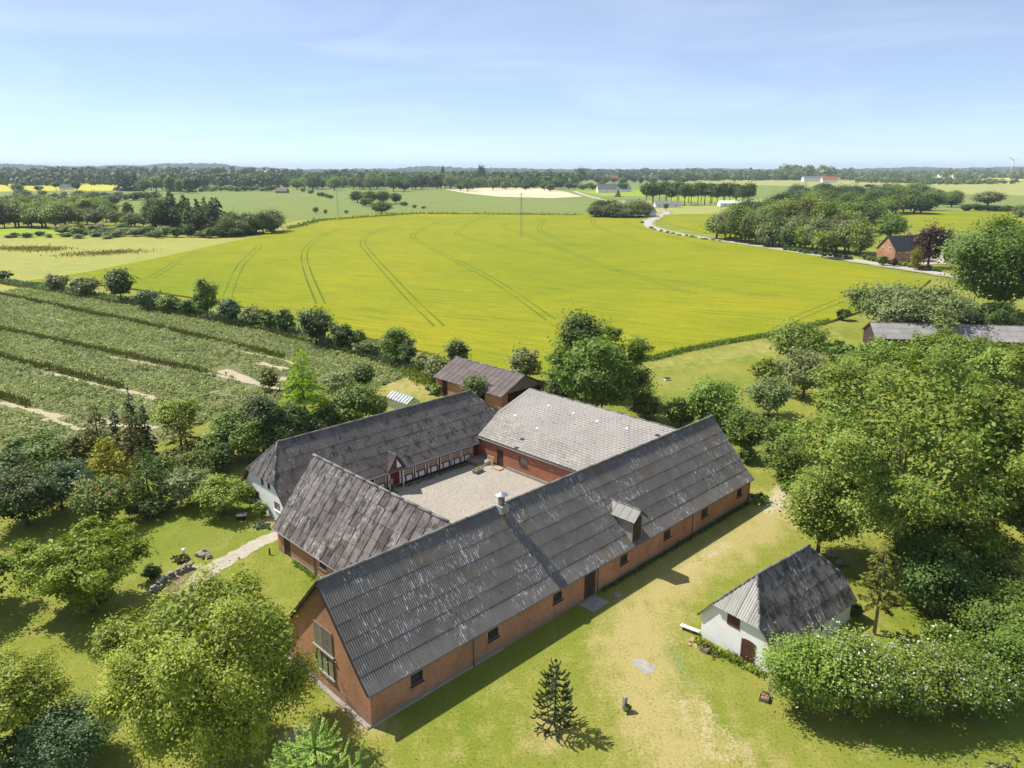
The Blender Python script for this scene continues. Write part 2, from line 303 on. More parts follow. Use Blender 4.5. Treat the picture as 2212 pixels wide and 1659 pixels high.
# ---- ground
k = NT('lawn'); p = k.pos(); g1 = k.noise(p, 0.07, 5, 0.6); g2 = k.noise(p, 0.55, 6, 0.7); g3 = k.noise(p, 5.0, 5, 0.75); g4 = k.noise(p, 26.0, 3, 0.7)
c = k.mix(k.ramp(g2, 0.3, 0.7), (0.130, 0.180, 0.018), (0.190, 0.218, 0.025))
c = k.mix(k.ramp(g1, 0.38, 0.66), c, (0.245, 0.238, 0.048))
dry = k.math('ADD', k.attr('dry'), k.math('ADD', k.ramp(g2, 0.2, 0.8, -0.45, 0.45), k.ramp(g3, 0.2, 0.8, -0.30, 0.30)))
mw = k.map(p, (0.9, 0.12, 1), (0, 0, -FA)); mow = k.noise(mw, 1.0, 3)
dry = k.math('ADD', dry, k.ramp(mow, 0.3, 0.7, -0.18, 0.18))
c = k.mix(k.ramp(dry, 0.30, 0.95), c, (0.36, 0.300, 0.115))
bare = k.math('ADD', k.attr('bare'), k.math('ADD', k.ramp(g3, 0.25, 0.75, -0.4, 0.4), k.ramp(g2, 0.25, 0.75, -0.3, 0.3)))
c = k.mix(k.ramp(bare, 0.45, 0.95), c, (0.47, 0.40, 0.27))
wet = k.math('ADD', k.attr('rich'), k.ramp(g2, 0.25, 0.75, -0.3, 0.3)); c = k.mix(k.ramp(wet, 0.4, 1.0, 0, 0.6), c, (0.105, 0.175, 0.018))
c = k.hsv(c, k.math('MULTIPLY', k.ramp(g4, 0.2, 0.8, 0.62, 1.38), k.ramp(g3, 0.25, 0.75, 0.74, 1.26)))
k.bump(k.math('ADD', g4, g3), 0.55, 0.06); MAT['lawn'] = k.done(c, 0.95, 0.1)
def field(name, ca, cb, cc, stretch=(1,1,1), rot=0.0, fine=9.0, big=0.02, contrast=0.25, bump=0.5, warp=0.03):
    k = NT(name); p = k.map(k.pos(), (1,1,1), (0,0,rot)); b1 = k.noise(p, big, 5, 0.6); b2 = k.noise(k.map(p, stretch), warp*5, 5, 0.65); f1 = k.noise(p, fine, 3, 0.75); f2 = k.noise(k.map(p, stretch), fine*0.12, 5, 0.7)
    c = k.mix(k.ramp(b1, 0.32, 0.68), ca, cb); c = k.mix(k.ramp(b2, 0.52, 0.75, 0, 0.75), c, cc)
    c = k.hsv(c, k.math('MULTIPLY', k.ramp(f1, 0.2, 0.8, 1-contrast, 1+contrast), k.ramp(f2, 0.25, 0.75, 1-contrast*0.6, 1+contrast*0.6)))
    k.bump(k.math('ADD', f1, f2), bump, 0.15); MAT[name] = k.done(c, 0.95, 0.08)
field('barley', (0.275, 0.262, 0.012), (0.178, 0.222, 0.010), (0.110, 0.165, 0.018), (0.25, 2.2, 1), 0.5, fine=3.2, big=0.011, contrast=0.42, bump=1.0)
field('barley_edge', (0.33, 0.36, 0.02), (0.26, 0.31, 0.03), (0.36, 0.31, 0.06))
field('tramline', (0.085, 0.130, 0.014), (0.105, 0.145, 0.016), (0.075, 0.115, 0.02), contrast=0.3)
field('meadow', (0.32, 0.30, 0.085), (0.25, 0.28, 0.065), (0.38, 0.315, 0.115), (0.6, 2.5, 1), 0.2, fine=1.6, big=0.03, contrast=0.3)
field('green_crop', (0.185, 0.225, 0.062), (0.165, 0.205, 0.060), (0.215, 0.245, 0.070), (0.3, 2, 1), 0.3, fine=0.8, big=0.006, contrast=0.14)
field('bright_pasture', (0.25, 0.33, 0.03), (0.22, 0.29, 0.035), (0.31, 0.34, 0.04), fine=0.6, big=0.01)
field('pale_stubble', (0.58, 0.51, 0.33), (0.52, 0.45, 0.28), (0.63, 0.56, 0.38), (0.2, 2, 1), 0.4, fine=0.5, big=0.01, contrast=0.10)
field('yellow_crop', (0.47, 0.43, 0.045), (0.42, 0.40, 0.05), (0.38, 0.37, 0.06), (0.3, 1.5, 1), 0.4, fine=0.5, big=0.006, contrast=0.12)
field('pale_pasture', (0.32, 0.32, 0.105), (0.28, 0.30, 0.09), (0.36, 0.34, 0.13), (0.4, 1.5, 1), 0.1, fine=0.5, big=0.008, contrast=0.14)
field('nursery_soil', (0.16, 0.165, 0.070), (0.13, 0.15, 0.06), (0.30, 0.26, 0.16), (1, 1, 1), 0.0, fine=4.0, big=0.08, contrast=0.2)
field('bare_soil', (0.44, 0.37, 0.26), (0.38, 0.32, 0.22), (0.33, 0.29, 0.17), fine=4.0, big=0.1, contrast=0.2)
field('road_asphalt', (0.40, 0.39, 0.38), (0.36, 0.35, 0.345), (0.43, 0.42, 0.40), fine=2.0, contrast=0.06, bump=0.1)
field('gravel', (0.46, 0.41, 0.33), (0.40, 0.355, 0.28), (0.30, 0.28, 0.17), fine=12.0, big=0.2, contrast=0.25)
field('hill_wood', (0.055, 0.080, 0.045), (0.045, 0.066, 0.040), (0.075, 0.10, 0.05), (1, 1, 1), 0, fine=0.05, big=0.0015, contrast=0.3, warp=0.002)
k = NT('cobble'); p = k.pos(); v1 = k.vor(p, 6.5); v2 = k.vor(p, 6.5, 'F1', 1); edge = k.vor(p, 6.5, 'DISTANCE_TO_EDGE'); b = k.noise(p, 0.25, 5, 0.6); b2 = k.noise(p, 1.4, 5, 0.7)
c = k.mix(0.35, (0.43, 0.36, 0.27), v2); c = k.hsv(c, k.ramp(b, 0.3, 0.7, 0.9, 1.15), 0.42)
c = k.mix(0.55, c, (0.44, 0.375, 0.285)); c = k.mix(k.ramp(b2, 0.56, 0.74, 0, 0.65), c, (0.235, 0.225, 0.09)); c = k.mix(k.ramp(edge, 0.0, 0.09, 0.8, 0), c, (0.19, 0.15, 0.105))
k.bump(k.math('SUBTRACT', k.ramp(edge, 0, 0.25), k.math('MULTIPLY', b2, 0.3)), 0.9, 0.05); MAT['cobble'] = k.done(c, 0.9, 0.15)
# ---- foliage
LB = 1.58                                         # overall leaf reflectance
def leafmat(name, ca, cb, trans=0.27, rough=0.55, spread=0.35, spec=0.3):
    ca, cb = [tuple(min(.8, q*(LB*w_ if 'blossom' not in name else 1)) for q, w_ in zip(c_, (1.04, 1.0, .72))) for c_ in (ca, cb)]; k = NT(name); v = k.attr('v'); r = k.rnd()
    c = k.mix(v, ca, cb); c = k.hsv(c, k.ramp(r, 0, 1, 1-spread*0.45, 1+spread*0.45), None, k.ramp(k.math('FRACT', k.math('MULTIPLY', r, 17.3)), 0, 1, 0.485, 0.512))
    k.done(c, rough, spec); t = k.n('ShaderNodeBsdfTranslucent'); k.L(k.hsv(c, 1.15, 1.1), t.inputs[0]); m = k.n('ShaderNodeMixShader'); m.inputs[0].default_value = trans
    k.L(k.b.outputs[0], m.inputs[1]); k.L(t.outputs[0], m.inputs[2]); k.L(m.outputs[0], k.out.inputs[0]); MAT['leaf_' + name] = k.mat
leafmat('ash', (0.072, 0.122, 0.020), (0.180, 0.240, 0.052)); leafmat('lime', (0.070, 0.112, 0.014), (0.215, 0.262, 0.040)); leafmat('walnut', (0.100, 0.160, 0.012), (0.190, 0.255, 0.022))
leafmat('dark', (0.032, 0.060, 0.016), (0.075, 0.115, 0.030)); leafmat('mid', (0.060, 0.100, 0.020), (0.120, 0.170, 0.035)); leafmat('willow', (0.095, 0.130, 0.055), (0.190, 0.225, 0.110))
leafmat('spruce', (0.026, 0.048, 0.022), (0.055, 0.085, 0.035), 0.15); leafmat('bluegreen', (0.045, 0.085, 0.045), (0.105, 0.165, 0.090)); leafmat('gold', (0.11, 0.115, 0.010), (0.22, 0.205, 0.022), 0.2)
leafmat('olive', (0.055, 0.066, 0.015), (0.120, 0.120, 0.030), 0.2); leafmat('cypress', (0.150, 0.240, 0.018), (0.250, 0.340, 0.035), 0.4); leafmat('copper', (0.022, 0.011, 0.013), (0.055, 0.026, 0.028), 0.25)
leafmat('larch', (0.085, 0.105, 0.020), (0.150, 0.165, 0.040), 0.3); leafmat('blossom', (0.60, 0.58, 0.56), (0.82, 0.80, 0.80), 0.3, 0.7); leafmat('cream_blossom', (0.55, 0.55, 0.25), (0.72, 0.70, 0.42), 0.3)
leafmat('nursery', (0.095, 0.140, 0.055), (0.185, 0.230, 0.110), 0.3); leafmat('thuja', (0.062, 0.080, 0.014), (0.125, 0.135, 0.028), 0.15); leafmat('araucaria', (0.020, 0.036, 0.010), (0.048, 0.066, 0.018), 0.1, 0.5)
leafmat('shoot', (0.150, 0.240, 0.060), (0.270, 0.350, 0.120), 0.2); leafmat('grass_tuft', (0.07, 0.105, 0.012), (0.16, 0.165, 0.030), 0.3, 0.8); leafmat('reed', (0.105, 0.105, 0.035), (0.175, 0.160, 0.060), 0.3, 0.8); leafmat('orange_blossom', (0.5, 0.14, 0.03), (0.5, 0.25, 0.06), 0.2)
leafmat('poplar', (0.075, 0.105, 0.028), (0.135, 0.165, 0.05)); leafmat('pink_blossom', (0.40, 0.16, 0.19), (0.55, 0.32, 0.33), 0.2)
# ------------------------------------------------------------------ the land
def spread(lo, hi, step, far, grow=1.22):
    a = list(np.arange(lo, hi + step, step)); s = step
    b = [a[-1]]; 
    while b[-1] < far: s *= grow; b.append(b[-1] + s)
    s = step; cc_ = [a[0]]
    while cc_[-1] > -far: s *= grow; cc_.append(cc_[-1] - s)
    return np.array(cc_[::-1][:-1] + a + b[1:])
def seg_dist(X, Y, pts):
    D = np.full(X.shape, 1e9)
    for (ax, ay), (bx, by) in zip(pts[:-1], pts[1:]):
        dx, dy = bx-ax, by-ay; t = np.clip(((X-ax)*dx + (Y-ay)*dy) / (dx*dx + dy*dy + 1e-9), 0, 1); D = np.minimum(D, np.hypot(X-ax-t*dx, Y-ay-t*dy))
    return D
def px(pts): return [tuple(G(x, y)[:2]) for x, y in pts]
gx, gy = spread(-70, 75, 0.8, 14000), spread(18, 150, 0.8, 14000)
X, Y = np.meshgrid(gx, gy); nx, ny = len(gx), len(gy)
def blob(pts, w): return np.exp(-(seg_dist(X, Y, px(pts)) / w) ** 2)
dry = 0.26 + 0.0*X
for pts, w, a in [([(1700,1090),(1640,1130),(1500,1205),(1400,1290),(1370,1400),(1420,1520),(1480,1659)], 4.2, 1.0), ([(1190,1560),(1180,1600)], 1.8, 0.9), ([(1500,1250),(1640,1160)], 3.5, .55), ([(1040,1659),(1000,1560)], 2.5, 0.35),
                  ([(1600,1640),(1480,1560)], 3.5, 0.7), ([(860,830),(930,840)], 9, 0.75), ([(1420,790),(1560,770),(1640,745)], 6, 0.5), ([(1640,760),(1760,720)], 7, 0.6), ([(740,1490),(800,1560)], 2.0, 0.75), ([(300,1500),(330,1490)], 3.0, 0.55), ([(560,1135),(600,1120)], 1.6, .9), ([(1870,1320),(1900,1370)], 3, .35)]:
    dry = np.maximum(dry, a * blob(pts, w))
bare = 0.0*X
for pts, w, a in [([(1560,1655),(1500,1560),(1450,1490)], .8, .6), ([(1640,1655),(1530,1540),(1470,1440),(1440,1370)], 0.7, .6), ([(1700,1055),(1660,1100)], 1.6, .95), ([(1560,1175),(1480,1225)], 1.6, .6), ([(640,790),(560,830),(620,800)], 5, .0), ([(800,1560),(745,1510),(690,1460)], .8, .8), ([(560,1130),(590,1120)], 1.0, .9), ([(640,1590),(640,1640)], 1.5, 0.9), ([(370,1250),(410,1230)], 1.3, 1.0), ([(1390,1440),(1385,1432)], 0.5, .9)]:
    bare = np.maximum(bare, a * blob(pts, w))
rich = 0.0*X
for pts, w, a in [([(370,1130),(520,1140),(330,1180)], 6, 0.7), ([(900,1540),(1100,1420),(1300,1300),(1500,1180),(1640,1080)], 2.2, 0.8), ([(2000,1600),(2200,1540)], 6, .75), ([(1460,870),(1560,870)], 9, 0.7), ([(330,1330),(260,1390),(300,1560)], 4, .5), ([(1450,1400),(1490,1470)], .9, 1.0), ([(1530,1400),(1600,1450)], .7, 1.0)]:
    rich = np.maximum(rich, a * blob(pts, w))
V = np.stack([X.ravel(), Y.ravel(), 0*X.ravel()], 1); ii = np.arange(nx*ny).reshape(ny, nx)
Q = np.stack([ii[:-1,:-1], ii[:-1,1:], ii[1:,1:], ii[1:,:-1]], -1).reshape(-1, 4)
tag(link('ground', np_mesh('ground', V, Q, MAT['lawn'], attrs={'dry': dry.ravel(), 'bare': bare.ravel(), 'rich': rich.ravel()})), kind='structure')
def sheet(name, poly, mat, z, skirt=0.0, world=False):
    bm = bmesh.new(); P = [Vector((q[0], q[1], z)) if world else G(q[0], q[1]) + Vector((0, 0, z)) for q in poly]
    vs = [bm.verts.new(p_) for p_ in P]; f = bm.faces.new(vs); f.normal_update()
    if f.normal.z < 0: f.normal_flip()
    if skirt:
        lo = [bm.verts.new(p_ - Vector((0, 0, skirt))) for p_ in P]; n = len(P)
        for i in range(n): bm.faces.new((vs[i], vs[(i+1) % n], lo[(i+1) % n], lo[i]))
    bmesh.ops.triangulate(bm, faces=[f]); me = bpy.data.meshes.new(name); bm.to_mesh(me); bm.free(); me.materials.append(MAT[mat])
    return tag(link(name, me), kind='structure')
def ribbon(name, pts, width, mat, z, world=False, kind='structure', wob=0.0):
    P = [Vector((q[0], q[1], 0)) if world else G(*q) for q in pts]; R = []
    for i in range(len(P) - 1):                   # Catmull-Rom
        a, b, c, d = P[max(i-1,0)], P[i], P[i+1], P[min(i+2,len(P)-1)]
        for t in np.linspace(0, 1, 7)[:-1]: R.append(0.5*((2*b) + (c-a)*t + (2*a-5*b+4*c-d)*t*t + (3*b-a-3*c+d)*t**3))
    R.append(P[-1]); vs = []; rg = random.Random(len(pts))
    for i, p_ in enumerate(R):
        d = (R[min(i+1,len(R)-1)] - R[max(i-1,0)]).normalized(); n = Vector((-d.y, d.x, 0)); w = width/2*(1 + wob*(rg.random()-.5))
        vs += [p_ + n*w + Vector((0,0,z)), p_ - n*w + Vector((0,0,z))]
    m = MB(); m.add(vs, [(2*i, 2*i+1, 2*i+3, 2*i+2) for i in range(len(R)-1)]); return tag(m.build(name, MAT[mat]), kind=kind)
# far to near
sheet('far_fields', [(-500,371),(2700,371),(2700,470),(-500,470)], 'green_crop', 0.02)
sheet('yellow_field', [(-300,392),(150,393),(235,398),(300,400),(235,412),(90,412),(-300,420)], 'yellow_crop', 0.06)
sheet('green_field', [(560,440),(700,408),(860,406),(1000,412),(1090,425),(1270,430),(1330,440),(1300,470),(1000,472),(640,475)], 'green_crop', 0.10)
sheet('green_field', [(180,430),(600,428),(620,470),(300,470)], 'green_crop', 0.05)
sheet('stubble_field', [(960,409),(1080,405),(1165,406),(1225,415),(1258,425),(1190,428),(1080,425),(1010,418)], 'pale_stubble', 0.14)
sheet('pasture', [(1235,410),(1460,411),(1460,425),(1300,424)], 'bright_pasture', 0.14)
sheet('pasture', [(1450,424),(2000,440),(2000,456),(1440,450)], 'bright_pasture', 0.14)
sheet('pasture', [(1330,433),(1700,440),(1700,468),(1420,470)], 'pale_pasture', 0.18)
sheet('pasture', [(1490,388),(2300,393),(2300,408),(1800,405),(1480,395)], 'pale_pasture', 0.14)
sheet('pasture', [(1790,398),(2300,398),(2300,425),(1850,415)], 'pale_pasture', 0.18)
sheet('yellow_field', [(1840,387),(2300,383),(2300,390),(1900,392)], 'yellow_crop', 0.2)
sheet('barley_field', [(1930,458),(2300,455),(2300,510),(2150,508),(1950,490)], 'barley', 0.5, 0.5)
sheet('barley_field', [(1432,465),(1620,461),(1700,480),(1640,530),(1560,512),(1500,498),(1455,488),(1432,478)], 'barley', 0.45, 0.5)
sheet('meadow', [(-400,512),(300,512),(560,498),(640,478),(760,462),(800,480),(640,520),(480,560),(40,640),(-400,640)], 'meadow', 0.06)
sheet('pasture', [(-400,490),(200,492),(200,512),(-400,515)], 'bright_pasture', 0.10)
BAR = [(45,612),(120,601),(200,588),(330,562),(480,528),(560,511),(620,497),(665,484),(690,474),(730,467),(800,463),(900,459),(1050,459),(1160,462),(1270,463),(1330,468),(1372,472),(1385,480),(1396,493),(1440,505),(1520,518),(1620,532),(1720,548),(1820,568),(1920,588),(2010,606),(1970,640),(1880,668),(1800,695),(1700,717),(1600,733),(1500,752),(1405,775),(1300,800),(1150,810),(1010,800),(940,770),(800,735),(700,705),(560,675),(480,655),(300,628),(200,616)]
sheet('barley_field', BAR, 'barley', 0.5, 0.5)
# wheel tracks pressed into the barley (pairs of narrow strips)
for tr_ in ([(325,605),(395,562),(430,543)], [(492,642),(518,580),(545,550),(560,535)], [(693,660),(660,575),(662,540),(690,515),(735,495)], [(950,710),(870,630),(795,545),(785,522),(815,500),(870,486)], [(1190,695),(1060,605),(935,540),(893,515),(905,500),(950,480)],
             [(1640,640),(1390,600),(1110,540),(1000,512),(992,500),(1020,480),(1060,468)], [(1500,640),(1300,575),(1145,512),(1110,500),(1085,492),(1105,480)], [(1260,540),(1180,508),(1165,492),(1180,475)], [(1420,535),(1310,500),(1285,487),(1280,476)], [(1560,545),(1400,500),(1345,480)], [(1700,700),(1850,640),(1940,615)]):
    P = [G(*q) for q in tr_]
    for s in (-1, 1):
        off = []
        for i, p_ in enumerate(P):
            d = (P[min(i+1,len(P)-1)] - P[max(i-1,0)]).normalized(); q = p_ + Vector((-d.y, d.x, 0))*(1.15*s); off.append((q.x, q.y))
        ribbon('wheel_track', off, 0.42, 'tramline', 0.508, world=True, wob=1.0)
# road, drives, paths
ROAD = [(1240,413),(1262,421),(1300,431),(1360,440),(1400,452),(1440,458),(1425,468),(1402,478),(1402,489),(1440,501),(1500,512),(1600,526),(1700,541),(1800,556),(1900,572),(2030,592),(2120,606),(2400,650)]
ribbon('road', ROAD, 6.0, 'road_asphalt', 0.25)
ribbon('road_verge', ROAD, 11.0, 'meadow', 0.22, wob=0.4)
sheet('driveway', [(1905,548),(1930,556),(1985,572),(2060,570),(2120,560),(2100,530),(2020,528),(1990,545)], 'gravel', 0.12)
NURS = [(-500,560),(0,610),(200,636),(340,662),(480,690),(620,722),(760,760),(860,795),(880,812),(830,832),(720,840),(620,850),(560,900),(460,905),(400,930),(300,975),(120,1000),(-500,1080)]
sheet('nursery_field', NURS, 'nursery_soil', 0.03)
ribbon('garden_path', [(612,1152),(560,1172),(520,1195),(470,1222),(430,1250),(400,1300),(395,1360)], 2.0, 'gravel', 0.02, wob=0.35)
sheet('courtyard', [tuple(F(u, v)[:2]) for u, v in ((16.2,10.2),(37.0,10.2),(37.0,30.5),(10.0,30.5),(10.0,25.6),(16.2,25.6))], 'cobble', 0.02, world=True)
sheet('flower_bed', [(345,1275),(420,1225),(455,1235),(440,1270),(380,1300)], 'earth', 0.015)
sheet('bare_patch', [(1362,1425),(1385,1421),(1400,1432),(1418,1437),(1412,1452),(1394,1457),(1380,1447)], 'concrete', 0.012)
sheet('forecourt', [tuple(F(u, v)[:2]) for u, v in ((50.0,39.5),(62.0,39.5),(62.0,43.0),(53.6,43.0),(50.5,46.0))], 'earth', 0.012, world=True)
# distant ridges closing the view
def ridge(name, prof, ybase, dist, depth, seed, bumps):
    rg = random.Random(seed); xs = np.linspace(prof[0][0], prof[-1][0], 700); ys = np.interp(xs, [q[0] for q in prof], [q[1] for q in prof]); vs = []
    for x, y in zip(xs, ys):
        X_ = (x - 1106.0) / FPX * dist * 1.0; q = (829.5 - y) / FPX; top = CAMH + dist*(q*cp - sp)/(cp + q*sp) + rg.random()**2*bumps
        vs += [(X_*1.04, dist, -30), (X_*1.04, dist, top*0.55), (X_*1.04, dist + depth*0.35, top), (X_*1.04, dist + depth, -30)]
    m = MB(); n = len(xs)
    m.add(vs, [(4*i+j, 4*i+4+j, 4*i+5+j, 4*i+1+j) for i in range(n-1) for j in range(3)])
    return tag(m.build(name, MAT['hill_wood']), kind='structure')
ridge('hills', [(-700,352),(0,353),(80,356),(130,361),(300,358),(380,353),(470,353),(510,359),(640,366),(760,366),(850,365),(900,360),(960,360),(1000,363),(1100,364),(1200,366),(1400,367),(1500,364),(1600,366),(1800,367),(1950,362),(2060,364),(2212,361),(2900,360)], 380, 6800, 1500, 3, 12)
ridge('hills', [(-700,368),(300,368),(600,371),(900,367),(1400,369),(1700,370),(2000,368),(2900,366)], 384, 5200, 800, 5, 10)
# ------------------------------------------------------------------ farm buildings
_sheetcache = {}
def corr_mesh(w, l, mat, waves, amp):
    key = (round(w,3), round(l,3), mat, waves)
    if key in _sheetcache: return _sheetcache[key]
    n = waves*4; xs = np.linspace(-0.012, w + 0.012, n + 1); zz = amp*np.cos(np.arange(n + 1)*math.pi/2)
    V = np.concatenate([np.stack([xs, 0*xs, zz], 1), np.stack([xs, 0*xs - (l + 0.06), zz + 0.028], 1)]); i = np.arange(n)
    me = np_mesh('sheet', V, np.stack([i + n + 1, i + n + 2, i + 1, i], 1), MAT[mat], smooth=True); _sheetcache[key] = me; return me
def slope(parent, O, A, D, length, rows, mat, cols=None, clip=(), waves=6, amp=0.036, name='roof_sheet', limit=None, jit=0.004, seed=1):
    """rows = list of slope lengths from the ridge down; O = ridge start (local), A = unit along, D = unit downhill; clip = (point, normal) half spaces kept where (p-point).normal >= 0"""
    O, A, D = Vector(O), Vector(A).normalized(), Vector(D).normalized(); N = A.cross(-D)
    if N.z < 0: N = -N
    rg = random.Random(seed); nc = cols or max(1, round(length/1.05)); w = length/nc; y = 0.0; made = []
    # sheet frame: x = along, y = uphill, z = normal
    ax = A if A.cross(-D).z > 0 else -A
    for r, l in enumerate(rows):
        for c_ in range(nc):
            st = O + A*(w*c_ if ax is A else w*(c_+1)) + D*y
            corners = [st, st + ax*w, st + ax*w + D*l, st + D*l]; ins = [all((q - cp_).dot(cn) >= -1e-6 for cp_, cn in clip) for q in corners]
            outs = any(all((q - cp_).dot(cn) < 0 for q in corners) for cp_, cn in clip)
            if outs: continue
            M = Matrix((ax, -D, ax.cross(-D))).transposed().to_4x4()
            j = Matrix.Rotation(rg.uniform(-1,1)*jit, 4, 'Z') @ Matrix.Translation((0, 0, rg.uniform(0, 0.012)))
            M = Matrix.Translation(st) @ M @ j
            me = corr_mesh(w, l, mat, waves, amp)
            if not all(ins):
                bm = bmesh.new(); bm.from_mesh(me); bm.transform(M)
                for cp_, cn in clip: bmesh.ops.bisect_plane(bm, geom=bm.verts[:] + bm.edges[:] + bm.faces[:], plane_co=cp_, plane_no=cn, clear_inner=True)
                if not bm.faces: bm.free(); continue
                bm.transform(M.inverted()); me = bpy.data.meshes.new('sheet'); bm.to_mesh(me); bm.free(); me.materials.append(MAT[mat])
            o = link(name, me, parent); o.matrix_basis = M; made.append(o)
        y += l
    return made
def join_stuff(objs, name, parent, smooth=True):               # far pieces become one part
    vs, fs = [], []
    for o in objs:
        b = len(vs); vs += [tuple(o.matrix_basis @ v.co) for v in o.data.vertices]; fs += [tuple(b + i for i in p_.vertices) for p_ in o.data.polygons]
    mat = objs[0].data.materials[0]; me = bpy.data.meshes.new(name); me.from_pydata(vs, [], fs); me.materials.append(mat); me.polygons.foreach_set('use_smooth', [smooth]*len(fs))
    for o in objs: bpy.data.objects.remove(o)
    return tag(link(name, me, parent), kind='stuff')
def cap_limit(objs, keep, name, parent, key):
    if len(objs) <= keep: return
    objs.sort(key=key); join_stuff(objs[keep:], name, parent)
def ridge_caps(parent, p0, p1, r=0.16, mat='ridge_cap', n=None, sag=0.02):
    p0, p1 = Vector(p0), Vector(p1); L = (p1-p0).length; n = n or max(2, round(L/1.9)); r *= .78; rg = random.Random(n); m0 = None
    for i in range(n):
        a = p0.lerp(p1, i/n); b = p0.lerp(p1, (i+1.06)/n); z = Vector((0,0,rg.uniform(-sag, sag)*.5)); m = MB(); m.tube([Vector((0,0,0)), b-a], [r, r*1.03], 8)
        m.build('ridge_cap', MAT[mat], parent, True, a + z)
def gutter(parent, p0, p1):
    m = MB(); m.tube([p0, p1], 0.065, 8); m.build('gutter', MAT['gutter_grey'], parent, True)
def downpipe(parent, x, y, z):
    m = MB(); m.tube([(x, y, z), (x, y, 0.05)], 0.05, 8); m.build('downpipe', MAT['gutter_grey'], parent, True)
def window(parent, c, d, w, h, frame='dark_iron', pane='glass', nx_=2, nz_=1, bar=0.05, depth=0.06, recess=0.10, sill=None, curtain=False):
    """c = lower left corner on the wall face, d = unit along the wall (outside on the right of d)"""
    c, d = Vector(c), Vector(d); n = Vector((d.y, -d.x, 0)); up = Vector((0,0,1)); q = c - n*recess; f = MB()
    for x in (bar/2, w - bar/2): f.obox(q + d*x + up*(h/2), d*(bar/2), n*(depth/2), up*(h/2))
    for z in (bar/2, h - bar/2): f.obox(q + d*(w/2) + up*z, d*(w/2 - bar), n*(depth/2), up*(bar/2))
    fr = f.build('window_frame', MAT[frame], parent)
    for i in range(1, nx_):
        b = bar*0.7 if nx_ <= 2 or i == nx_/2 else 0.03
        g = MB(); g.obox(q + d*(w*i/nx_) + up*(h/2), d*(b/2), n*(depth/2 - 0.004), up*(h/2 - bar)); g.build('glazing_bar', MAT[frame], fr)
    for i in range(1, nz_): g = MB(); g.obox(q + d*(w/2) + up*(h*i/nz_), d*(w/2 - bar), n*(depth/2 - 0.007), up*0.015); g.build('glazing_bar', MAT[frame], fr)
    pw, ph = (w - 2*bar)/nx_, (h - 2*bar)/nz_
    for i in range(nx_):
        for j in range(nz_):
            g = MB(); g.obox(q + d*(bar + pw*(i + .5)) + up*(bar + ph*(j + .5)) - n*0.012, d*(pw/2), n*0.004, up*(ph/2)); g.build('pane', MAT[pane], fr)
    if sill: g = MB(); g.obox(c + d*(w/2) - up*0.05 + n*0.02, d*(w/2 + 0.06), n*0.10, up*0.04); g.build('sill', MAT[sill], fr)
    return fr
def boards(parent, name, c, d, w, h, mat, n_=6, depth=0.05, proud=-0.05, arch=0.0, handle=True):
    """a door or shutter of upright planks, each a piece of its own"""
    c, d = Vector(c), Vector(d); n = Vector((d.y, -d.x, 0)); up = Vector((0,0,1)); b = MB(); b.obox(c + d*(w/2) + up*(h/2) + n*(proud - depth*0.6), d*(w/2), n*(depth*0.3), up*(h/2)); dr = b.build(name, MAT[mat], parent); rg = random.Random(n_)
    for i in range(n_):
        pw = w/n_; t = (i + .5)/n_*2 - 1; hh = h + arch*(1 - t*t); g = MB(); g.obox(c + d*(pw*(i + .5)) + up*(hh/2) + n*(proud + rg.uniform(0, .012)), d*(pw/2 - 0.008), n*(depth/2 - 0.01), up*(hh/2)); g.build('plank', MAT[mat], dr)
    if handle: g = MB(); g.tube([c + d*(w*.85) + up*1.0 + n*(proud + .02), c + d*(w*.85) + up*1.0 + n*(proud + .08)], 0.02, 6); g.build('handle', MAT['dark_iron'], dr)
    return dr
def gable(m, y0, y1, yr, z0, zr, x, th, hipz=None):  # gable triangle (cut at hipz) in the plane x, thickness th along +x
    if hipz is None: poly = [(x,y0,z0),(x,y1,z0),(x,yr,zr)]
    else: t = (hipz - z0)/(zr - z0); poly = [(x,y0,z0),(x,y1,z0),(x,y1+(yr-y1)*t,hipz),(x,y0+(yr-y0)*t,hipz)]
    m.prism(poly, (th,0,0))
ex, ey, ez = Vector((1,0,0)), Vector((0,1,0)), Vector((0,0,1))
# ---- long brick barn (u along x, v along y in its own frame)
barn = empty('brick_barn', F(0,0), FA, 'long orange brick barn with dark corrugated roof, nearest wing of the farmyard', 'barn')
BL, BW, BE, BR = 49.2, 10.6, 2.78, 8.55; BV = BW/2
wins = [(3.25,1.05),(10.35,1.1),(17.48,1.1),(26.3,1.05),(32.95,1.15),(39.55,1.15),(46.5,1.05)]
m = MB(); ops = [(a, a + w, 1.38, 2.2) for a, w in wins] + [(21.4, 22.9, 0.02, 2.3)]
m.wall((0,0,0), (BL,0,0), 0, BE, 0.3, ops); m.wall((BL,BW,0), (0,BW,0), 0, BE, 0.3); m.wall((0,BW-.3,0), (0,0.3,0), 0, BE, 0.3); m.wall((BL,0.3,0), (BL,BW-.3,0), 0, BE, 0.3)
gable(m, 0, BW, BV, BE, BR - .12, 0, 0.3); gable(m, 0, BW, BV, BE, BR - .12, BL - .3, 0.3); m.build('wall', MAT['brick_orange'], barn)
m = MB()
for a, b in ((0, 12), (23.2, 30), (31, 38), (40, 44)): m = MB(); m.box(a + .1, b - .1, -0.05, -0.002, 0, 0.16 + 0.1*(a % 3)/3); m.build('plinth', MAT['concrete'], barn)
for a, w in wins: window(barn, (a, 0, 1.38), ex, w, 0.82, 'dark_iron', 'glass', 2, 1, 0.055, 0.06, 0.12, 'brown_paint')
boards(barn, 'door', (21.4,0,0.02), ex, 1.5, 2.28, 'brown_board', 9, 0.06, -0.10)
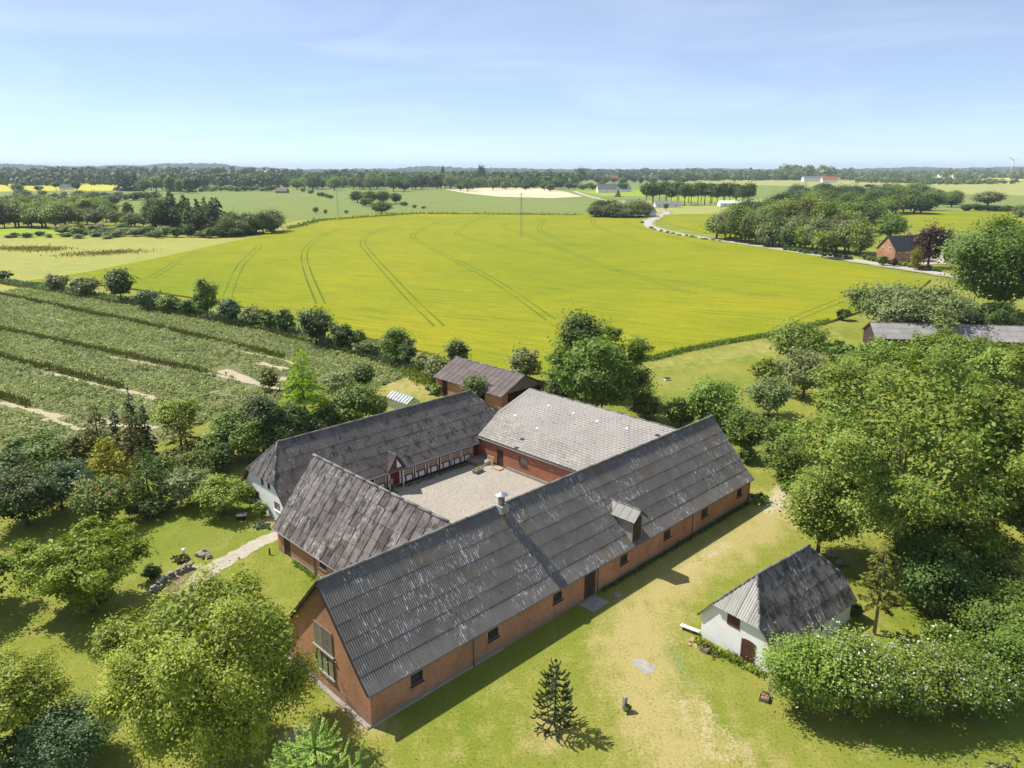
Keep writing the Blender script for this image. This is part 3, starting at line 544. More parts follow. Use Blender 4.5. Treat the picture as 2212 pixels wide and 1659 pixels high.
# front slope: five steep rows, then a flatter kicked eaves row
th = math.atan2(BR - 3.62, BV - 0.72); Dn = Vector((0, -math.cos(th), -math.sin(th))); sl = math.hypot(BR - 3.62, BV - 0.72)
rows = [0.72] + [(sl - 0.72)/5]*5
vis = slope(barn, (-0.3, BV, BR), ex, Dn, BL + 0.6, rows, 'roof_barn', 47, seed=3)
Dk = Vector((0, -1.0, -0.90)).normalized()
vis += slope(barn, (-0.3, 0.80, 3.66), ex, Dk, BL + 0.6, [1.42], 'roof_barn', 47, seed=4)
vis.sort(key=lambda o: -o.matrix_basis.translation.z); join_stuff(vis[:max(0, len(vis) - 300)], 'upper_roof_sheets', barn)
Db = Vector((0, BW/2 + 0.3, -(BR - 2.55))).normalized(); bk = slope(barn, (-0.3, BV, BR), ex, Db, BL + 0.6, [1.95]*4, 'roof_wing', 24, waves=12); join_stuff(bk, 'rear_roof_sheets', barn)
ridge_caps(barn, (-0.32, BV, BR + .03), (BL + .32, BV, BR + .03), 0.17)
for x in (-0.32, BL + 0.29):
    for y0, z0, y1, z1_ in ((BV, BR, 0.72, 3.62), (0.72, 3.62, -0.22, 2.75), (BV, BR, BW + .3, 2.55)): m = MB(); m.bar((x + .015, y0, z0 - .10), (x + .015, y1, z1_ - .10), 0.03, 0.17, (0,0,1)); m.build('verge_board', MAT['dark_timber'], barn)
gutter(barn, (-0.3, -0.27, 2.62), (BL + .3, -0.27, 2.62))
for x in (8.9, 23.15, 37.9, 49.1): downpipe(barn, x, -0.07, 2.6)
# gable openings (left end), behind the lime tree
for y0, y1, za, zb in ((4.2,5.35,3.2,5.0),(5.4,6.55,3.2,5.0)): boards(barn, 'shutter', (0, y1, za), -ey, y1 - y0, zb - za, 'grey_wood', 7, 0.05, 0.05, handle=False)
m = MB(); m.box(-0.18, -0.002, 4.05, 6.7, 3.06, 3.19); m.build('sill', MAT['concrete'], barn)
m = MB(); m.box(-0.05, -0.004, 4.2, 6.5, 1.4, 2.7); m.build('gable_window', MAT['glass_pale'], barn)
for y in (4.2, 4.95, 5.7, 6.44): m = MB(); m.box(-0.09, -0.052, y, y + .06, 1.36, 2.74); m.build('glazing_bar', MAT['dark_iron'], barn)
m = MB(); m.box(-0.16, -0.003, 4.1, 6.6, 1.24, 1.35); m.build('sill', MAT['concrete'], barn)
m = MB(); m.box(-0.35, -0.01, 0.0, 10.5, -0.02, 0.10); m.build('gable_kerb', MAT['stone'], barn)
# hay dormer
dr = empty('dormer', (28.6, 0, 0)); dr.parent = barn; tag(dr, 'grey sided hay loft dormer with brown plank hatch')
m = MB()
for x in (-0.70, 0.62): m.prism([(x, 0.01, 2.75), (x, 0.01, 5.15), (x, 2.4, 5.15), (x, 0.72, 3.62)], (0.08, 0, 0))
m.prism([(-0.7, 0.03, 5.15), (0.7, 0.03, 5.15), (0, 0.03, 5.85)], (0, 0.06, 0)); m.build('dormer_cheek', MAT['concrete'], dr)
boards(dr, 'hatch', (-0.62, 0.02, 2.78), ex, 1.24, 2.37, 'brown_board', 7, 0.05, 0.02, handle=False)
for s in (-1, 1):
    D_ = Vector((s*0.98, 0, -0.86)).normalized(); slope(dr, (0, -0.38, 5.98), ey, D_, 3.5, [1.28], 'roof_cottage_hip', 4, waves=5, amp=0.03, seed=s + 5)
    m = MB(); m.bar((0, -0.36, 5.90), (s*0.98, -0.36, 5.04), 0.04, 0.16); m.build('barge_board', MAT['dark_timber'], dr)
ridge_caps(dr, (0, -0.4, 6.0), (0, 3.1, 6.0), 0.09, n=4)
# ventilator on the ridge
vt = empty('roof_vent', (16.6, 5.1, 0)); vt.parent = barn; tag(vt, 'round zinc ventilator with conical cap on the barn ridge')
m = MB(); m.prism([(-0.42,-0.55,8.1),(0.42,-0.55,8.1),(0.42,0.25,8.1),(-0.42,0.25,8.1)], (0,0,0.62)); m.build('vent_base', MAT['concrete'], vt)
m = MB(); m.lathe((0,-0.1,8.68), [(0.27,0),(0.27,0.75),(0.29,0.76),(0.29,0.82),(0.24,0.82)], 18); m.build('vent_pipe', MAT['zinc'], vt, True)
m = MB(); m.lathe((0,-0.1,9.62), [(0.54,0),(0.545,0.03),(0.30,0.14),(0.05,0.24)], 22); m.build('vent_cap', MAT['zinc'], vt)
for t in (0.5, 2.6, 4.7): m = MB(); m.tube([(0.26*math.cos(t), -0.1 + .26*math.sin(t), 9.45), (0.40*math.cos(t), -.1 + .40*math.sin(t), 9.64)], 0.02, 5); m.build('strut', MAT['zinc'], vt)
# ---- left wing (local x = u - 7.35, y = v)
lw = empty('brick_wing', F(7.35, 10.6), FA, 'brick farm wing with mossy brown streaked corrugated roof, left of the cobbled yard', 'barn')
LW, LE, LR, LL = 9.3, 2.55, 8.35, 15.5
m = MB(); m.wall((0, LL, 0), (0, 0, 0), 0, LE, 0.3, [(LL - 14.4, LL - 13.15, 0.02, 2.25), (LL - 7.95, LL - 6.85, 1.35, 2.22)]); m.wall((LW,0,0), (LW,LL,0), 0, LE, 0.3, [(4, 6.5, .02, 2.2)]); m.wall((LW - .3, LL, 0), (0.3, LL, 0), 0, LE, .3)
m.prism([(0,LL,LE),(LW,LL,LE),(LW/2,LL,LR - .1)], (0,-.3,0)); m.build('wall', MAT['brick_orange'], lw)
m = MB(); m.box(-0.04, -0.003, 0.05, 13.0, 0, 0.34); m.build('plinth', MAT['concrete'], lw)
boards(lw, 'door', (0, 14.4, 0.02), -ey, 1.25, 2.23, 'brown_board', 7, 0.06, -0.10); window(lw, (0, 7.95, 1.35), -ey, 1.1, 0.87, 'dark_iron', 'glass', 2, 1, 0.055, 0.06, 0.10, 'white_paint')
boards(lw, 'yard_door', (LW, 4, .02), ey, 2.5, 2.18, 'red_door', 10, .06, -.1)
Dl = Vector((-(LW/2 + .28), 0, -(LR - 2.32))).normalized(); s_ = math.hypot(LW/2 + .28, LR - 2.32); Lr = LL + .35 + 4.6
slope(lw, (LW/2, -4.6, LR), ey, Dl, Lr, [s_/6]*6, 'roof_wing', 19, seed=7)
Dr_ = Vector((LW/2 + .28, 0, -(LR - 2.32))).normalized(); join_stuff(slope(lw, (LW/2, -4.6, LR), ey, Dr_, Lr, [s_/4]*4, 'roof_house', 10, waves=12), 'yard_side_roof_sheets', lw)
ridge_caps(lw, (LW/2, -4.3, LR + .03), (LW/2, LL + .35, LR + .03), 0.17)
for s in (-1, 1): m = MB(); m.bar((LW/2, LL + .34, LR - .08), (LW/2 + s*(LW/2 + .28), LL + .34, 2.24), .03, .16); m.build('verge_board', MAT['dark_timber'], lw)
gutter(lw, (-0.33, -0.2, 2.27), (-0.33, LL + .3, 2.27)); downpipe(lw, -0.07, 8.75, 2.3)
# ---- right wing (local x = u - 36.9, y = v - 10.6)
rw = empty('slate_roofed_wing', F(36.9, 10.6), FA, 'red brick farm wing with wide pale slate roof at the far side of the yard', 'barn')
m = MB(); V0 = 10.6
m.wall((0, 20.3, 0), (0, 0, 0), 0, 3.0, .3, [(20.3 - (26.94 - V0), 20.3 - (25.82 - V0), .08, 2.24), (20.3 - (23.08 - V0), 20.3 - (21.74 - V0), 1.42, 2.36)]); m.wall((16.0, 0, 0), (16.0, 20.3, 0), 0, 3.0, .3); m.wall((15.7, 20.3, 0), (.3, 20.3, 0), 0, 3.0, .3)
m.prism([(0.02,20.29,3.0),(15.98,20.29,3.0),(10.8,20.29,6.5)], (0,-.3,0)); m.build('wall', MAT['brick_red'], rw)
m = MB(); m.box(-.10, -.003, 0.1, 14.6, 0, .38); m.build('plinth', MAT['concrete'], rw)
boards(rw, 'door', (0, 26.94 - V0, .08), -ey, 1.12, 2.16, 'brown_board', 6, .06, -.12); window(rw, (0, 23.08 - V0, 1.42), -ey, 1.34, .94, 'dark_iron', 'glass_pale', 1, 1, .07, .06, .06, 'dark_iron')
for y0, y1 in ((24.2, 23.66), (21.22, 20.7), (18.19, 17.6)): m = MB(); m.box(-.02, -.002, y1 - V0, y0 - V0, 1.93, 2.1); m.build('vent_brick', MAT['concrete'], rw)
RE, RR, RU = 2.98, 6.62, 10.8; Ds = Vector((-(RU + .22), 0, -(RR - RE))).normalized(); s_ = math.hypot(RU + .22, RR - RE)
Ns = Vector((RR - RE, 0, -(RU + .22))).normalized() * -1; rowh, colw = 0.42, 0.60; nr = int(s_/rowh); Lv = 20.9 + 4.4; ncol = int(Lv/colw)
base = MB(); base.prism([(RU, -4.4, RR - .03), (RU, 20.85, RR - .03), (-.2, 20.85, RE - .03), (-.2, -4.4, RE - .03)], (0, 0, -.08)); base.build('roof_deck', MAT['dark_timber'], rw)
rg = random.Random(11); sl_me = None; slates = []
me = MB(); me.box(0.016, colw - .016, -rowh + .022, 0, 0, .016); me = me.mesh('slate', MAT['slate'])
hip_me = MB(); hip_me.add([(0.016,-rowh+.022,0),(colw-.10,-rowh+.022,0),(colw-.016,-rowh+.10,0),(colw-.016,0,0),(.016,0,0),(0.016,-rowh+.022,.016),(colw-.10,-rowh+.022,.016),(colw-.016,-rowh+.10,.016),(colw-.016,0,.016),(.016,0,.016)], [(5,6,7,8,9),(0,1,6,5),(1,2,7,6),(2,3,8,7),(3,4,9,8),(4,0,5,9)]); hip_me = hip_me.mesh('slate', MAT['slate'])
for r in range(nr):
    for c_ in range(ncol):
        yy = 20.9 - colw*(c_ + (1 if r % 2 else .5))
        if yy < -4.4 or rg.random() < 0.004: continue
        st = Vector((RU, yy, RR)) + Ds*(rowh*r + .06); axx = -ey if (-ey).cross(-Ds).z > 0 else ey
        M = Matrix((axx, -Ds, axx.cross(-Ds))).transposed().to_4x4(); M = Matrix.Translation(st + (ey*colw if axx.y < 0 else Vector((0,0,0)))) @ M @ Matrix.Rotation(rg.uniform(-1,1)*.010, 4, 'Z') @ Matrix.Rotation(-.012 + rg.uniform(-.006,.006), 4, 'X')
        o = link('slate', hip_me if rg.random() < .3 else me, rw); o.matrix_basis = M; slates.append(o)
slates.sort(key=lambda o: o.matrix_basis.translation.x - o.matrix_basis.translation.y*0.12 if o.matrix_basis.translation.y > 0.5 else 99); join_stuff(slates[300:], 'upper_slates', rw, False)
mo_ = MB()
for i in range(800):                              # moss and broken corners along the slate joints
    r, c_ = rg.randrange(1, nr), rg.randrange(ncol); cl_ = (math.sin(r*.55 + c_*.21) + math.sin(c_*.37 - r*.3))*.5
    if rg.random() > .35 + .5*cl_: continue
    yy = 20.9 - colw*(c_ + (1 if r % 2 else .5)) + rg.choice((0, 0, .3))*rg.random(); q = Vector((RU, yy, RR)) + Ds*(rowh*(r + 1) + .06 - .02) + Ns*.032; a_, b_ = rg.uniform(.03, .11), rg.uniform(.02, .055); mo_.obox(q, ey*a_, Ds*b_, Ns*.012)
tag(mo_.build('roof_moss', MAT['brown_board'], rw), kind='stuff')
Dk2 = Vector((5.5, 0, -(RR - 2.9))).normalized(); join_stuff(slope(rw, (RU, -4.4, RR), ey, Dk2, 25.2, [2.2]*3, 'roof_shed', 12, waves=12), 'rear_roof_sheets', rw)
ridge_caps(rw, (RU, -4.2, RR + .02), (RU, 20.92, RR + .02), .13, 'ridge_cap'); gutter(rw, (-.27, .2, RE - .08), (-.27, 20.2, RE - .08))
m = MB(); m.bar((RU, 21.06, RR + .04), (-.25, 21.06, RE + .04), .46, .03); m.build('verge_capping', MAT['slate'], rw); m = MB(); m.bar((RU, 21.27, RR - .04), (-.25, 21.27, RE - .04), .03, .16); m.build('verge_board', MAT['brown_paint'], rw)
for x, y in ((5.2,18.4),(8.6,15.8),(8.6,11.6),(8.4,7.6),(8.6,3.4),(4.2,13.6)): m = MB(); c0 = Vector((x, y, RR - (RU - x)*(RR - RE)/(RU + .22) + .04)); m.obox(c0, ey*.13, Ds*.15, Ns*.02); o_ = m.build('roof_vent_tile', MAT['white_paint'], rw)
# ---- half-timbered farmhouse (local x = u - 10.3, y = v - 30.3)
hs = empty('farmhouse', F(10.3, 30.3), FA, 'half timbered farmhouse with white panels and dark mossy half hipped roof', 'house')
HL, HWd, HE, HR, HY = 31.1, 8.3, 2.45, 7.5, 4.15; HZ = 4.25
t_ = lambda z: (z - HE)/(HR - HE)
m = MB(); m.wall((0, HWd - .3, 0), (0, .3, 0), 0, HE, .3, [(HWd - .3 - (36.66 - 30.3), HWd - .3 - (35.57 - 30.3), 1.15, 2.05), (HWd - .3 - 2.05, HWd - .3 - .8, 1.25, 2.15)]); m.wall((HL, .3, 0), (HL, HWd - .3, 0), 0, HE, .3); m.wall((HL, HWd, 0), (0, HWd, 0), 0, HE, .3)
gable(m, 0, HWd, HY, HE, HR, 0, .3, HZ + .3); gable(m, 0, HWd, HY, HE, HR, HL - .3, .3, HZ + .3); m.build('wall', MAT['whitewash'], hs)
window(hs, (0, 36.66 - 30.3, 1.15), -ey, 1.09, .9, 'brown_paint', 'curtain', 4, 2, .06, .06, .08, 'white_paint'); window(hs, (0, 2.05, 1.25), -ey, 1.25, .9, 'brown_paint', 'curtain', 4, 2, .06, .06, .08, 'white_paint')
for y in (4.5, 3.05): window(hs, (-.02, y, 3.22), -ey, .46, .68, 'brown_paint', 'glass', 1, 1, .05, .05, .0)
# courtyard front: openings measured along the wall
X0 = 10.3; fw_ = [(21.35,1.38),(25.25,1.36),(27.06,1.38),(28.94,1.36),(30.82,1.36),(32.6,1.3),(34.24,1.32)]
fw_ = [(a - X0, w) for a, w in fw_] + [(b - X0, 1.36) for b in (12.0, 14.0, 16.0, 18.0)]
drs = [(23.2 - X0, 1.62), (36.03 - X0, 1.5)]
m = MB(); m.wall((0, .02, 0), (HL, .02, 0), 0.28, HE, .28, [(a, a + w, 1.06, 2.06) for a, w in fw_] + [(a, a + w, .30, 2.22) for a, w in drs]); m.build('panel_wall', MAT['panel_white'], hs)
m = MB(); m.box(0, drs[0][0], -.04, .3, 0, .28); m.build('plinth', MAT['dark_timber'], hs); m = MB(); m.box(drs[0][0] + drs[0][1], drs[1][0], -.04, .3, 0, .28); m.build('plinth', MAT['dark_timber'], hs)
for a, w in fw_:
    window(hs, (a, .02, 1.06), ex, w, 1.0, 'brown_paint', 'curtain', 6, 3, .06, .06, .03)
    for s in (-.13, w + .03): m = MB(); m.box(a + s, a + s + .10, -.035, .018, .98, 2.2); m.build('casing', MAT['white_paint'], hs)
    for s in (.30, 1.02): m = MB(); m.box(a + s*w - .13*w, a + s*w + .0, -.012, .016, .28, .94); m.build('timber_post', MAT['green_timber'], hs)
xs_ = sorted([a for a, w in fw_] + [a for a, w in drs])
for a, b in zip(xs_, xs_[1:]):
    w = dict(fw_ + drs)[a]
    if b - a - w > .2: m = MB(); m.box(a + w + .135, b - .135 if b - a - w > .35 else a + w + .2, -.014, .015, .3, 2.2); m.build('timber_post', MAT['green_timber'], hs)
for x0, x1 in ((0, drs[0][0] - .1), (drs[0][0] + drs[0][1] + .1, drs[1][0] - .1)):
    m = MB(); m.box(x0, x1, -.016, .014, .96, 1.05); m.build('timber_rail', MAT['dark_timber'], hs); m = MB(); m.box(x0, x1, -.016, .014, 2.16, 2.32); m.build('timber_rail', MAT['dark_timber'], hs); m = MB(); m.box(x0, x1, -.03, .012, .24, .33); m.build('timber_sill', MAT['green_timber'], hs)
for i, (a, w) in enumerate(drs):
    d_ = boards(hs, 'door', (a + .12, .02, .30), ex, w - .24, 1.9, 'red_door', 8, .06, -.06)
    for s in (0, w - .12): m = MB(); m.box(a + s, a + s + .12, -.03, .1, .3, 2.3); m.build('door_post', MAT['white_paint' if i == 0 else 'green_timber'], d_)
# house roof
def hroof(yr, D, ln, rows, seed, side):
    O = Vector((-.3, yr, HR)); z0, z1_ = HZ, HR; hipL = 2.25
    cl = [(Vector((hipL, HY, HR)), Vector((1, 0, -(-1) * 0)))]
    # keep the half-space outside the two half hips
    out = []
    for sx, xe in ((1, -.3), (-1, HL + .3)):
        xr = xe + sx*(hipL + .0); a = Vector((xr, HY, HR)); k2 = (HR - HZ)/hipL; n = Vector((sx*k2, 0, -1)).normalized()   # below the hip plane stays
        out.append((a, n))
    return slope(hs, O, ex, D, HL + .6, rows, 'roof_house', 30, clip=out, seed=seed)
Df = Vector((0, -(HY + .62), -(HR - 2.30))).normalized(); s_ = math.hypot(HY + .62, HR - 2.30)
vs_ = hroof(HY, Df, s_, [s_/5.6*.6] + [s_/5.6]*5, 21, -1)
Db_ = Vector((0, HWd - HY + .5, -(HR - 2.30))).normalized(); bk = hroof(HY, Db_, s_, [s_/4]*4, 22, 1); join_stuff(bk, 'garden_side_roof_sheets', hs)
for sx, xe in ((1, -.3), (-1, HL + .3)):
    hipL = 2.25; Dh = Vector((-sx*hipL, 0, -(HR - HZ))).normalized(); sh = math.hypot(hipL, HR - HZ); O = Vector((xe + sx*hipL, HY - 3.6, HR)); kf = (HR - 2.30)/(HY + .62)
    cl = [(Vector((0, HY, HR)), Vector((0, -s2*kf, -1)).normalized() * 1) for s2 in (1, -1)]
    cl = [(Vector((0, HY, HR)), Vector((0, kf, -1)).normalized()), (Vector((0, HY, HR)), Vector((0, -kf, -1)).normalized())]
    cl = [(c_, n_) for c_, n_ in cl]
    slope(hs, O, ey, Dh, 7.2, [sh/2]*2, 'roof_house', 7, clip=cl, seed=30 + sx)
    for s2 in (-1, 1): ridge_caps(hs, (xe + sx*hipL, HY, HR), (xe, HY + s2*(HR - HZ)/kf, HZ + .02), .11)
    for s2 in (-1, 1): m = MB(); m.bar((xe + .02*sx, HY + s2*(HR - HZ)/kf, HZ - .1), (xe + .02*sx, HY + s2*(HY + .62 if s2 < 0 else HWd - HY + .5), 2.2), .03, .15); m.build('verge_board', MAT['brown_paint'], hs)
    m = MB(); m.bar((xe + .05*sx, HY - (HR - HZ)/kf, HZ - .06), (xe + .05*sx, HY + (HR - HZ)/kf, HZ - .06), .06, .10); m.build('hip_gutter', MAT['gutter_grey'], hs)
ridge_caps(hs, (2.0, HY, HR + .03), (HL - 2.0, HY, HR + .03), .15); gutter(hs, (.2, -.68, 2.28), (26.0, -.68, 2.28))
for x in (32.35 - X0,): downpipe(hs, x, -.05, 2.3)
# gablet over the door
gb = empty('door_gablet', (24.0 - X0, 0, 0)); gb.parent = hs; tag(gb, 'small timber gable over the red front door')
m = MB(); m.prism([(-1.05, -.42, 2.36), (1.05, -.42, 2.36), (0, -.42, 3.95)], (0, .08, 0)); m.build('gablet_front', MAT['dark_timber'], gb)
for s in (-1, 1):
    m = MB(); m.prism([(s*.08, -.425, 2.55), (s*.78, -.425, 2.55), (s*.08, -.425, 3.62)][::s], (0, -.02, 0)) ; m.build('gablet_panel', MAT['panel_white' if s > 0 else 'brown_paint'], gb)
    slope(gb, (0, -.62, 4.15), ey, Vector((s*1.32, 0, -1.95)).normalized(), 2.4, [2.3], 'roof_house', 3, waves=6, seed=50 + s)
    m = MB(); m.bar((0, -.62, 4.08), (s*1.32, -.62, 2.15), .05, .16); m.build('barge_board', MAT['brown_paint'], gb)
    m = MB(); m.box(s*.95 - .06, s*.95 + .06, -.4, -.28, .02, 2.4); m.build('porch_post', MAT['white_paint'], gb)
ridge_caps(gb, (0, -.64, 4.17), (0, 1.6, 4.17), .08, n=3)
# ---- white cottage
ct = empty('whitewashed_cottage', F(23.4, -15.75), FA - .105, 'small whitewashed cottage with brown doors and mossy half hipped roof', 'cottage')
CL_, CW, CE, CR, CY, CZ = 11.1, 6.15, 2.02, 6.0, 3.07, 3.5
m = MB(); m.wall((0, CW - .3, 0), (0, .3, 0), 0, CE, .3, [(CW - .3 - 2.55, CW - .3 - 1.37, 0.0, 1.74)]); m.wall((0,0,0), (CL_,0,0), 0, CE, .3, [(6.6, 7.0, .75, 1.75)]); m.wall((CL_, .3, 0), (CL_, CW - .3, 0), 0, CE, .3); m.wall((CL_, CW, 0), (0, CW, 0), 0, CE, .3)
gable(m, 0, CW, CY, CE, CR, 0, .3, CZ + .2); gable(m, 0, CW, CY, CE, CR, CL_ - .3, .3, CZ + .2); m.build('wall', MAT['whitewash'], ct)
boards(ct, 'door', (0, 2.55, .0), -ey, 1.18, 1.74, 'brown_paint', 6, .06, .03, arch=.12); boards(ct, 'hatch', (0, 3.92, 2.28), -ey, .55, 1.05, 'brown_paint', 3, .05, .03, handle=False); boards(ct, 'hatch', (0, 3.36, 2.28), -ey, .54, 1.05, 'brown_paint', 3, .05, .03, handle=False)
for z in (.35, 1.3): m = MB(); m.box(-.075, -.062, 1.42, 2.5, z, z + .07); m.build('hinge', MAT['dark_iron'], ct)
window(ct, (6.6, 0, .75), ex, .4, 1.0, 'dark_iron', 'glass', 1, 1, .05, .05, .1)
kf = (CR - 1.82)/(CY + .28); hipL = 2.25
hips = [(Vector((xe + sx*hipL, CY, CR)), Vector((sx*(CR - CZ)/hipL, 0, -1)).normalized()) for sx, xe in ((1, -.22), (-1, CL_ + .22))]
s_ = math.hypot(CY + .28, CR - 1.82)
slope(ct, (-.22, CY, CR), ex, (0, -(CY + .28), -(CR - 1.82)), CL_ + .44, [s_/4]*4, 'roof_cottage', 11, clip=hips, seed=61, jit=.008)
join_stuff(slope(ct, (-.22, CY, CR), ex, (0, CW - CY + .28, -(CR - 1.82)), CL_ + .44, [s_/4]*4, 'roof_cottage', 11, clip=hips, seed=62), 'rear_roof_sheets', ct)
for sx, xe in ((1, -.22), (-1, CL_ + .22)):
    Dh = Vector((-sx*hipL, 0, -(CR - CZ))); sh = Dh.length; w2 = (CR - CZ)/kf
    slope(ct, (xe + sx*hipL, CY - w2, CR), ey, Dh, 2*w2, [sh*1.03], 'roof_cottage_hip' if sx > 0 else 'roof_cottage', 4, waves=5, amp=.035, clip=[(Vector((0, CY, CR)), Vector((0, kf, -1)).normalized()), (Vector((0, CY, CR)), Vector((0, -kf, -1)).normalized())], seed=70 + sx)
    for s2 in (-1, 1):
        ridge_caps(ct, (xe + sx*hipL, CY, CR + .02), (xe - .02*sx, CY + s2*w2, CZ + .03), .11, n=4)
        m = MB(); m.bar((xe + .02*sx, CY + s2*w2, CZ - .06), (xe + .02*sx, CY + s2*(CY + .28), 1.76), .03, .13); m.build('verge_board', MAT['grey_wood'], ct)
ridge_caps(ct, (hipL - .3, CY, CR + .03), (CL_ - hipL + .3, CY, CR + .03), .14)
# ---- brick cart shed behind the yard
sd = empty('brick_cart_shed', F(51.7, 41.4), FA, 'open ended brick cart shed with brown grey roof behind the farmhouse', 'shed')
SL, SW, SE, SR = 15.4, 9.2, 2.75, 5.05
m = MB(); m.wall((0, SL, 0), (0, 0, 0), 0, SE, .3, [(1.4, 2.8, .02, 2.5), (9.6, 11.6, .02, 2.4)]); m.wall((SW, 0, 0), (SW, SL, 0), 0, SE, .3); m.wall((SW - .3, SL, 0), (.3, SL, 0), 0, SE, .3); m.box(0.3, 1.2, 0, .3, 0, SE); m.build('wall', MAT['brick_orange'], sd)
for i in range(10): m = MB(); m.prism([(SW*i/10, .02, SE), (SW*(i+1)/10 - .02, .02, SE), (SW*(i+1)/10 - .02, .02, SE + (SR - SE - .1)*(1 - abs((i+1)/5 - 1))), (SW*i/10, .02, SE + (SR - SE - .1)*(1 - abs(i/5 - 1)))], (0, .06, 0)); m.build('gable_board', MAT['grey_wood'], sd)
m = MB(); m.box(.35, SW - .35, .6, .7, 0.02, SE); m.build('inner_screen', MAT['dark_timber'], sd)
m = MB(); m.box(.32, .36, SL - 2.8, SL - 1.4, .02, 2.5); m.build('dark_door', MAT['brown_board'], sd)
for s in (-1, 1):
    D_ = Vector((s*(SW/2 + .4), 0, -(SR - 2.62))); o_ = slope(sd, (SW/2, -.35, SR), ey, D_, SL + .7, [D_.length/3]*3, 'roof_shed', 14, seed=80 + s)
    if s > 0: join_stuff(o_, 'rear_roof_sheets', sd)
ridge_caps(sd, (SW/2, -.35, SR + .02), (SW/2, SL + .35, SR + .02), .13)
# ---- greenhouse
gh = empty('greenhouse', F(41.4, 51.2), FA, 'small aluminium greenhouse with glass panes on the grass', 'greenhouse')
GW, GL, GE, GR = 2.5, 4.9, 1.45, 2.3; m = MB()
for x in (0, GW):
    for i in range(8): m.bar((x, GL*i/7, 0), (x, GL*i/7, GE), .045, .045)
    for z in (.05, GE): m.bar((x, 0, z), (x, GL, z), .05, .05)
for y in (0, GL):
    m.bar((0, y, .05), (GW, y, .05), .05, .05); m.bar((0, y, GE), (GW, y, GE), .04, .04)
    for x in (.8, 1.7): m.bar((x, y, 0), (x, y, GE + .55), .04, .04)
for i in range(8):
    for s in (-1, 1): m.bar((GW/2, GL*i/7, GR), (GW/2 + s*GW/2, GL*i/7, GE), .04, .045)
m.bar((GW/2, -.02, GR), (GW/2, GL + .02, GR), .07, .06); m.build('frame', MAT['alu'], gh)
for i in range(7):
    y0, y1 = GL*i/7 + .03, GL*(i+1)/7 - .03
    for s in (-1, 1):
        a = Vector((GW/2 + s*.03, y0, GR - .02)); b = Vector((GW/2 + s*GW/2, y0, GE + .02)); m = MB(); m.prism([a, b, b + ey*(y1-y0), a + ey*(y1-y0)], (0, 0, .008)); m.build('pane', MAT['greenhouse_glass'], gh)
    for x in (0.001, GW - .006): m = MB(); m.box(x, x + .005, y0, y1, .08, GE - .03); m.build('pane', MAT['greenhouse_glass'], gh)
for y in (0.001, GL - .006):
    for x0, x1 in ((.03,.77),(.83,1.67),(1.73,2.47)): m = MB(); m.box(x0, x1, y, y + .005, .08, GE - .03); m.build('pane', MAT['greenhouse_glass'], gh)
# ---- long grey-roofed shed at the right edge
lgp = G(1890, 756); ls_ = empty('long_grey_shed', Vector((lgp.x, lgp.y, 0)), -.13, 'long low shed with pale grey corrugated roof beyond the ash trees', 'shed')
m = MB(); m.box(0, 34, 0, 8, 0, 2.6); m.prism([(0,0,2.6),(0,8,2.6),(0,4,4.6)], (34,0,0)); m.build('wall', MAT['brown_board'], ls_)
for s in (-1, 1):
    D_ = Vector((0, s*4.4, -2.4)); o_ = slope(ls_, (-.4, 4, 4.85), ex, D_, 34.8, [D_.length/3]*3, 'roof_long_shed', 26, seed=90 + s)
    if s > 0: join_stuff(o_, 'rear_roof_sheets', ls_)
ridge_caps(ls_, (-.4, 4, 4.87), (34.4, 4, 4.87), .12, 'roof_shed')
# ------------------------------------------------------------------ plants
def unit(a): return a / (np.linalg.norm(a, axis=1, keepdims=True) + 1e-9)
def leaf_quads(rg, C, N, size, aspect=0.6, T=None):
    """one rhombus per leaf spray at C with normal N"""
    n = len(C); T = unit(np.cross(N, rg.normal(size=(n,3)))) if T is None else unit(T - N*(T*N).sum(1, keepdims=True)); B = np.cross(N, T); s = (size*rg.uniform(.5, 1.5, n))[:,None]
    V = np.stack([C - T*s*.5, C + B*s*aspect*.5 + T*s*.05, C + T*s*.5, C - B*s*aspect*.5 + T*s*.05], 1).reshape(-1, 3)
    return V
def leaf_mesh(name, rg, C, N, size, tone, mat, aspect=.6, T=None):
    V = leaf_quads(rg, C, N, size, aspect, T); n = len(C); Q = np.arange(4*n).reshape(n, 4)
    return np_mesh(name, V, Q, mat, np.repeat(np.clip(tone, 0, 1), 4))
def lobes_for(rg, n, R, Hc, flat=1.0, irregular=.25):
    i = np.arange(n) + .5; phi = np.arccos(1 - 1.86*i/n); th = math.pi*(1 + 5**.5)*i + rg.uniform(0, 6)
    d = np.stack([np.cos(th)*np.sin(phi), np.sin(th)*np.sin(phi), np.cos(phi)], 1)
    r = np.minimum(2.12/math.sqrt(n + 1)*math.sqrt(R*Hc*.5), .60*min(R, Hc*.55))*rg.uniform(.80, 1.15, n); k = (rg.uniform(1.04 - irregular*1.3, 1.04 + irregular*.45, n) )[:,None]
    c = d*np.maximum(np.array([[R, R, Hc/2]]) - r[:,None]*.95, .12*R)*k; c[:,2] += Hc*.5
    return np.vstack([c, [[0, 0, Hc*.5]]]), np.append(r, min(R, Hc/2)*.5)
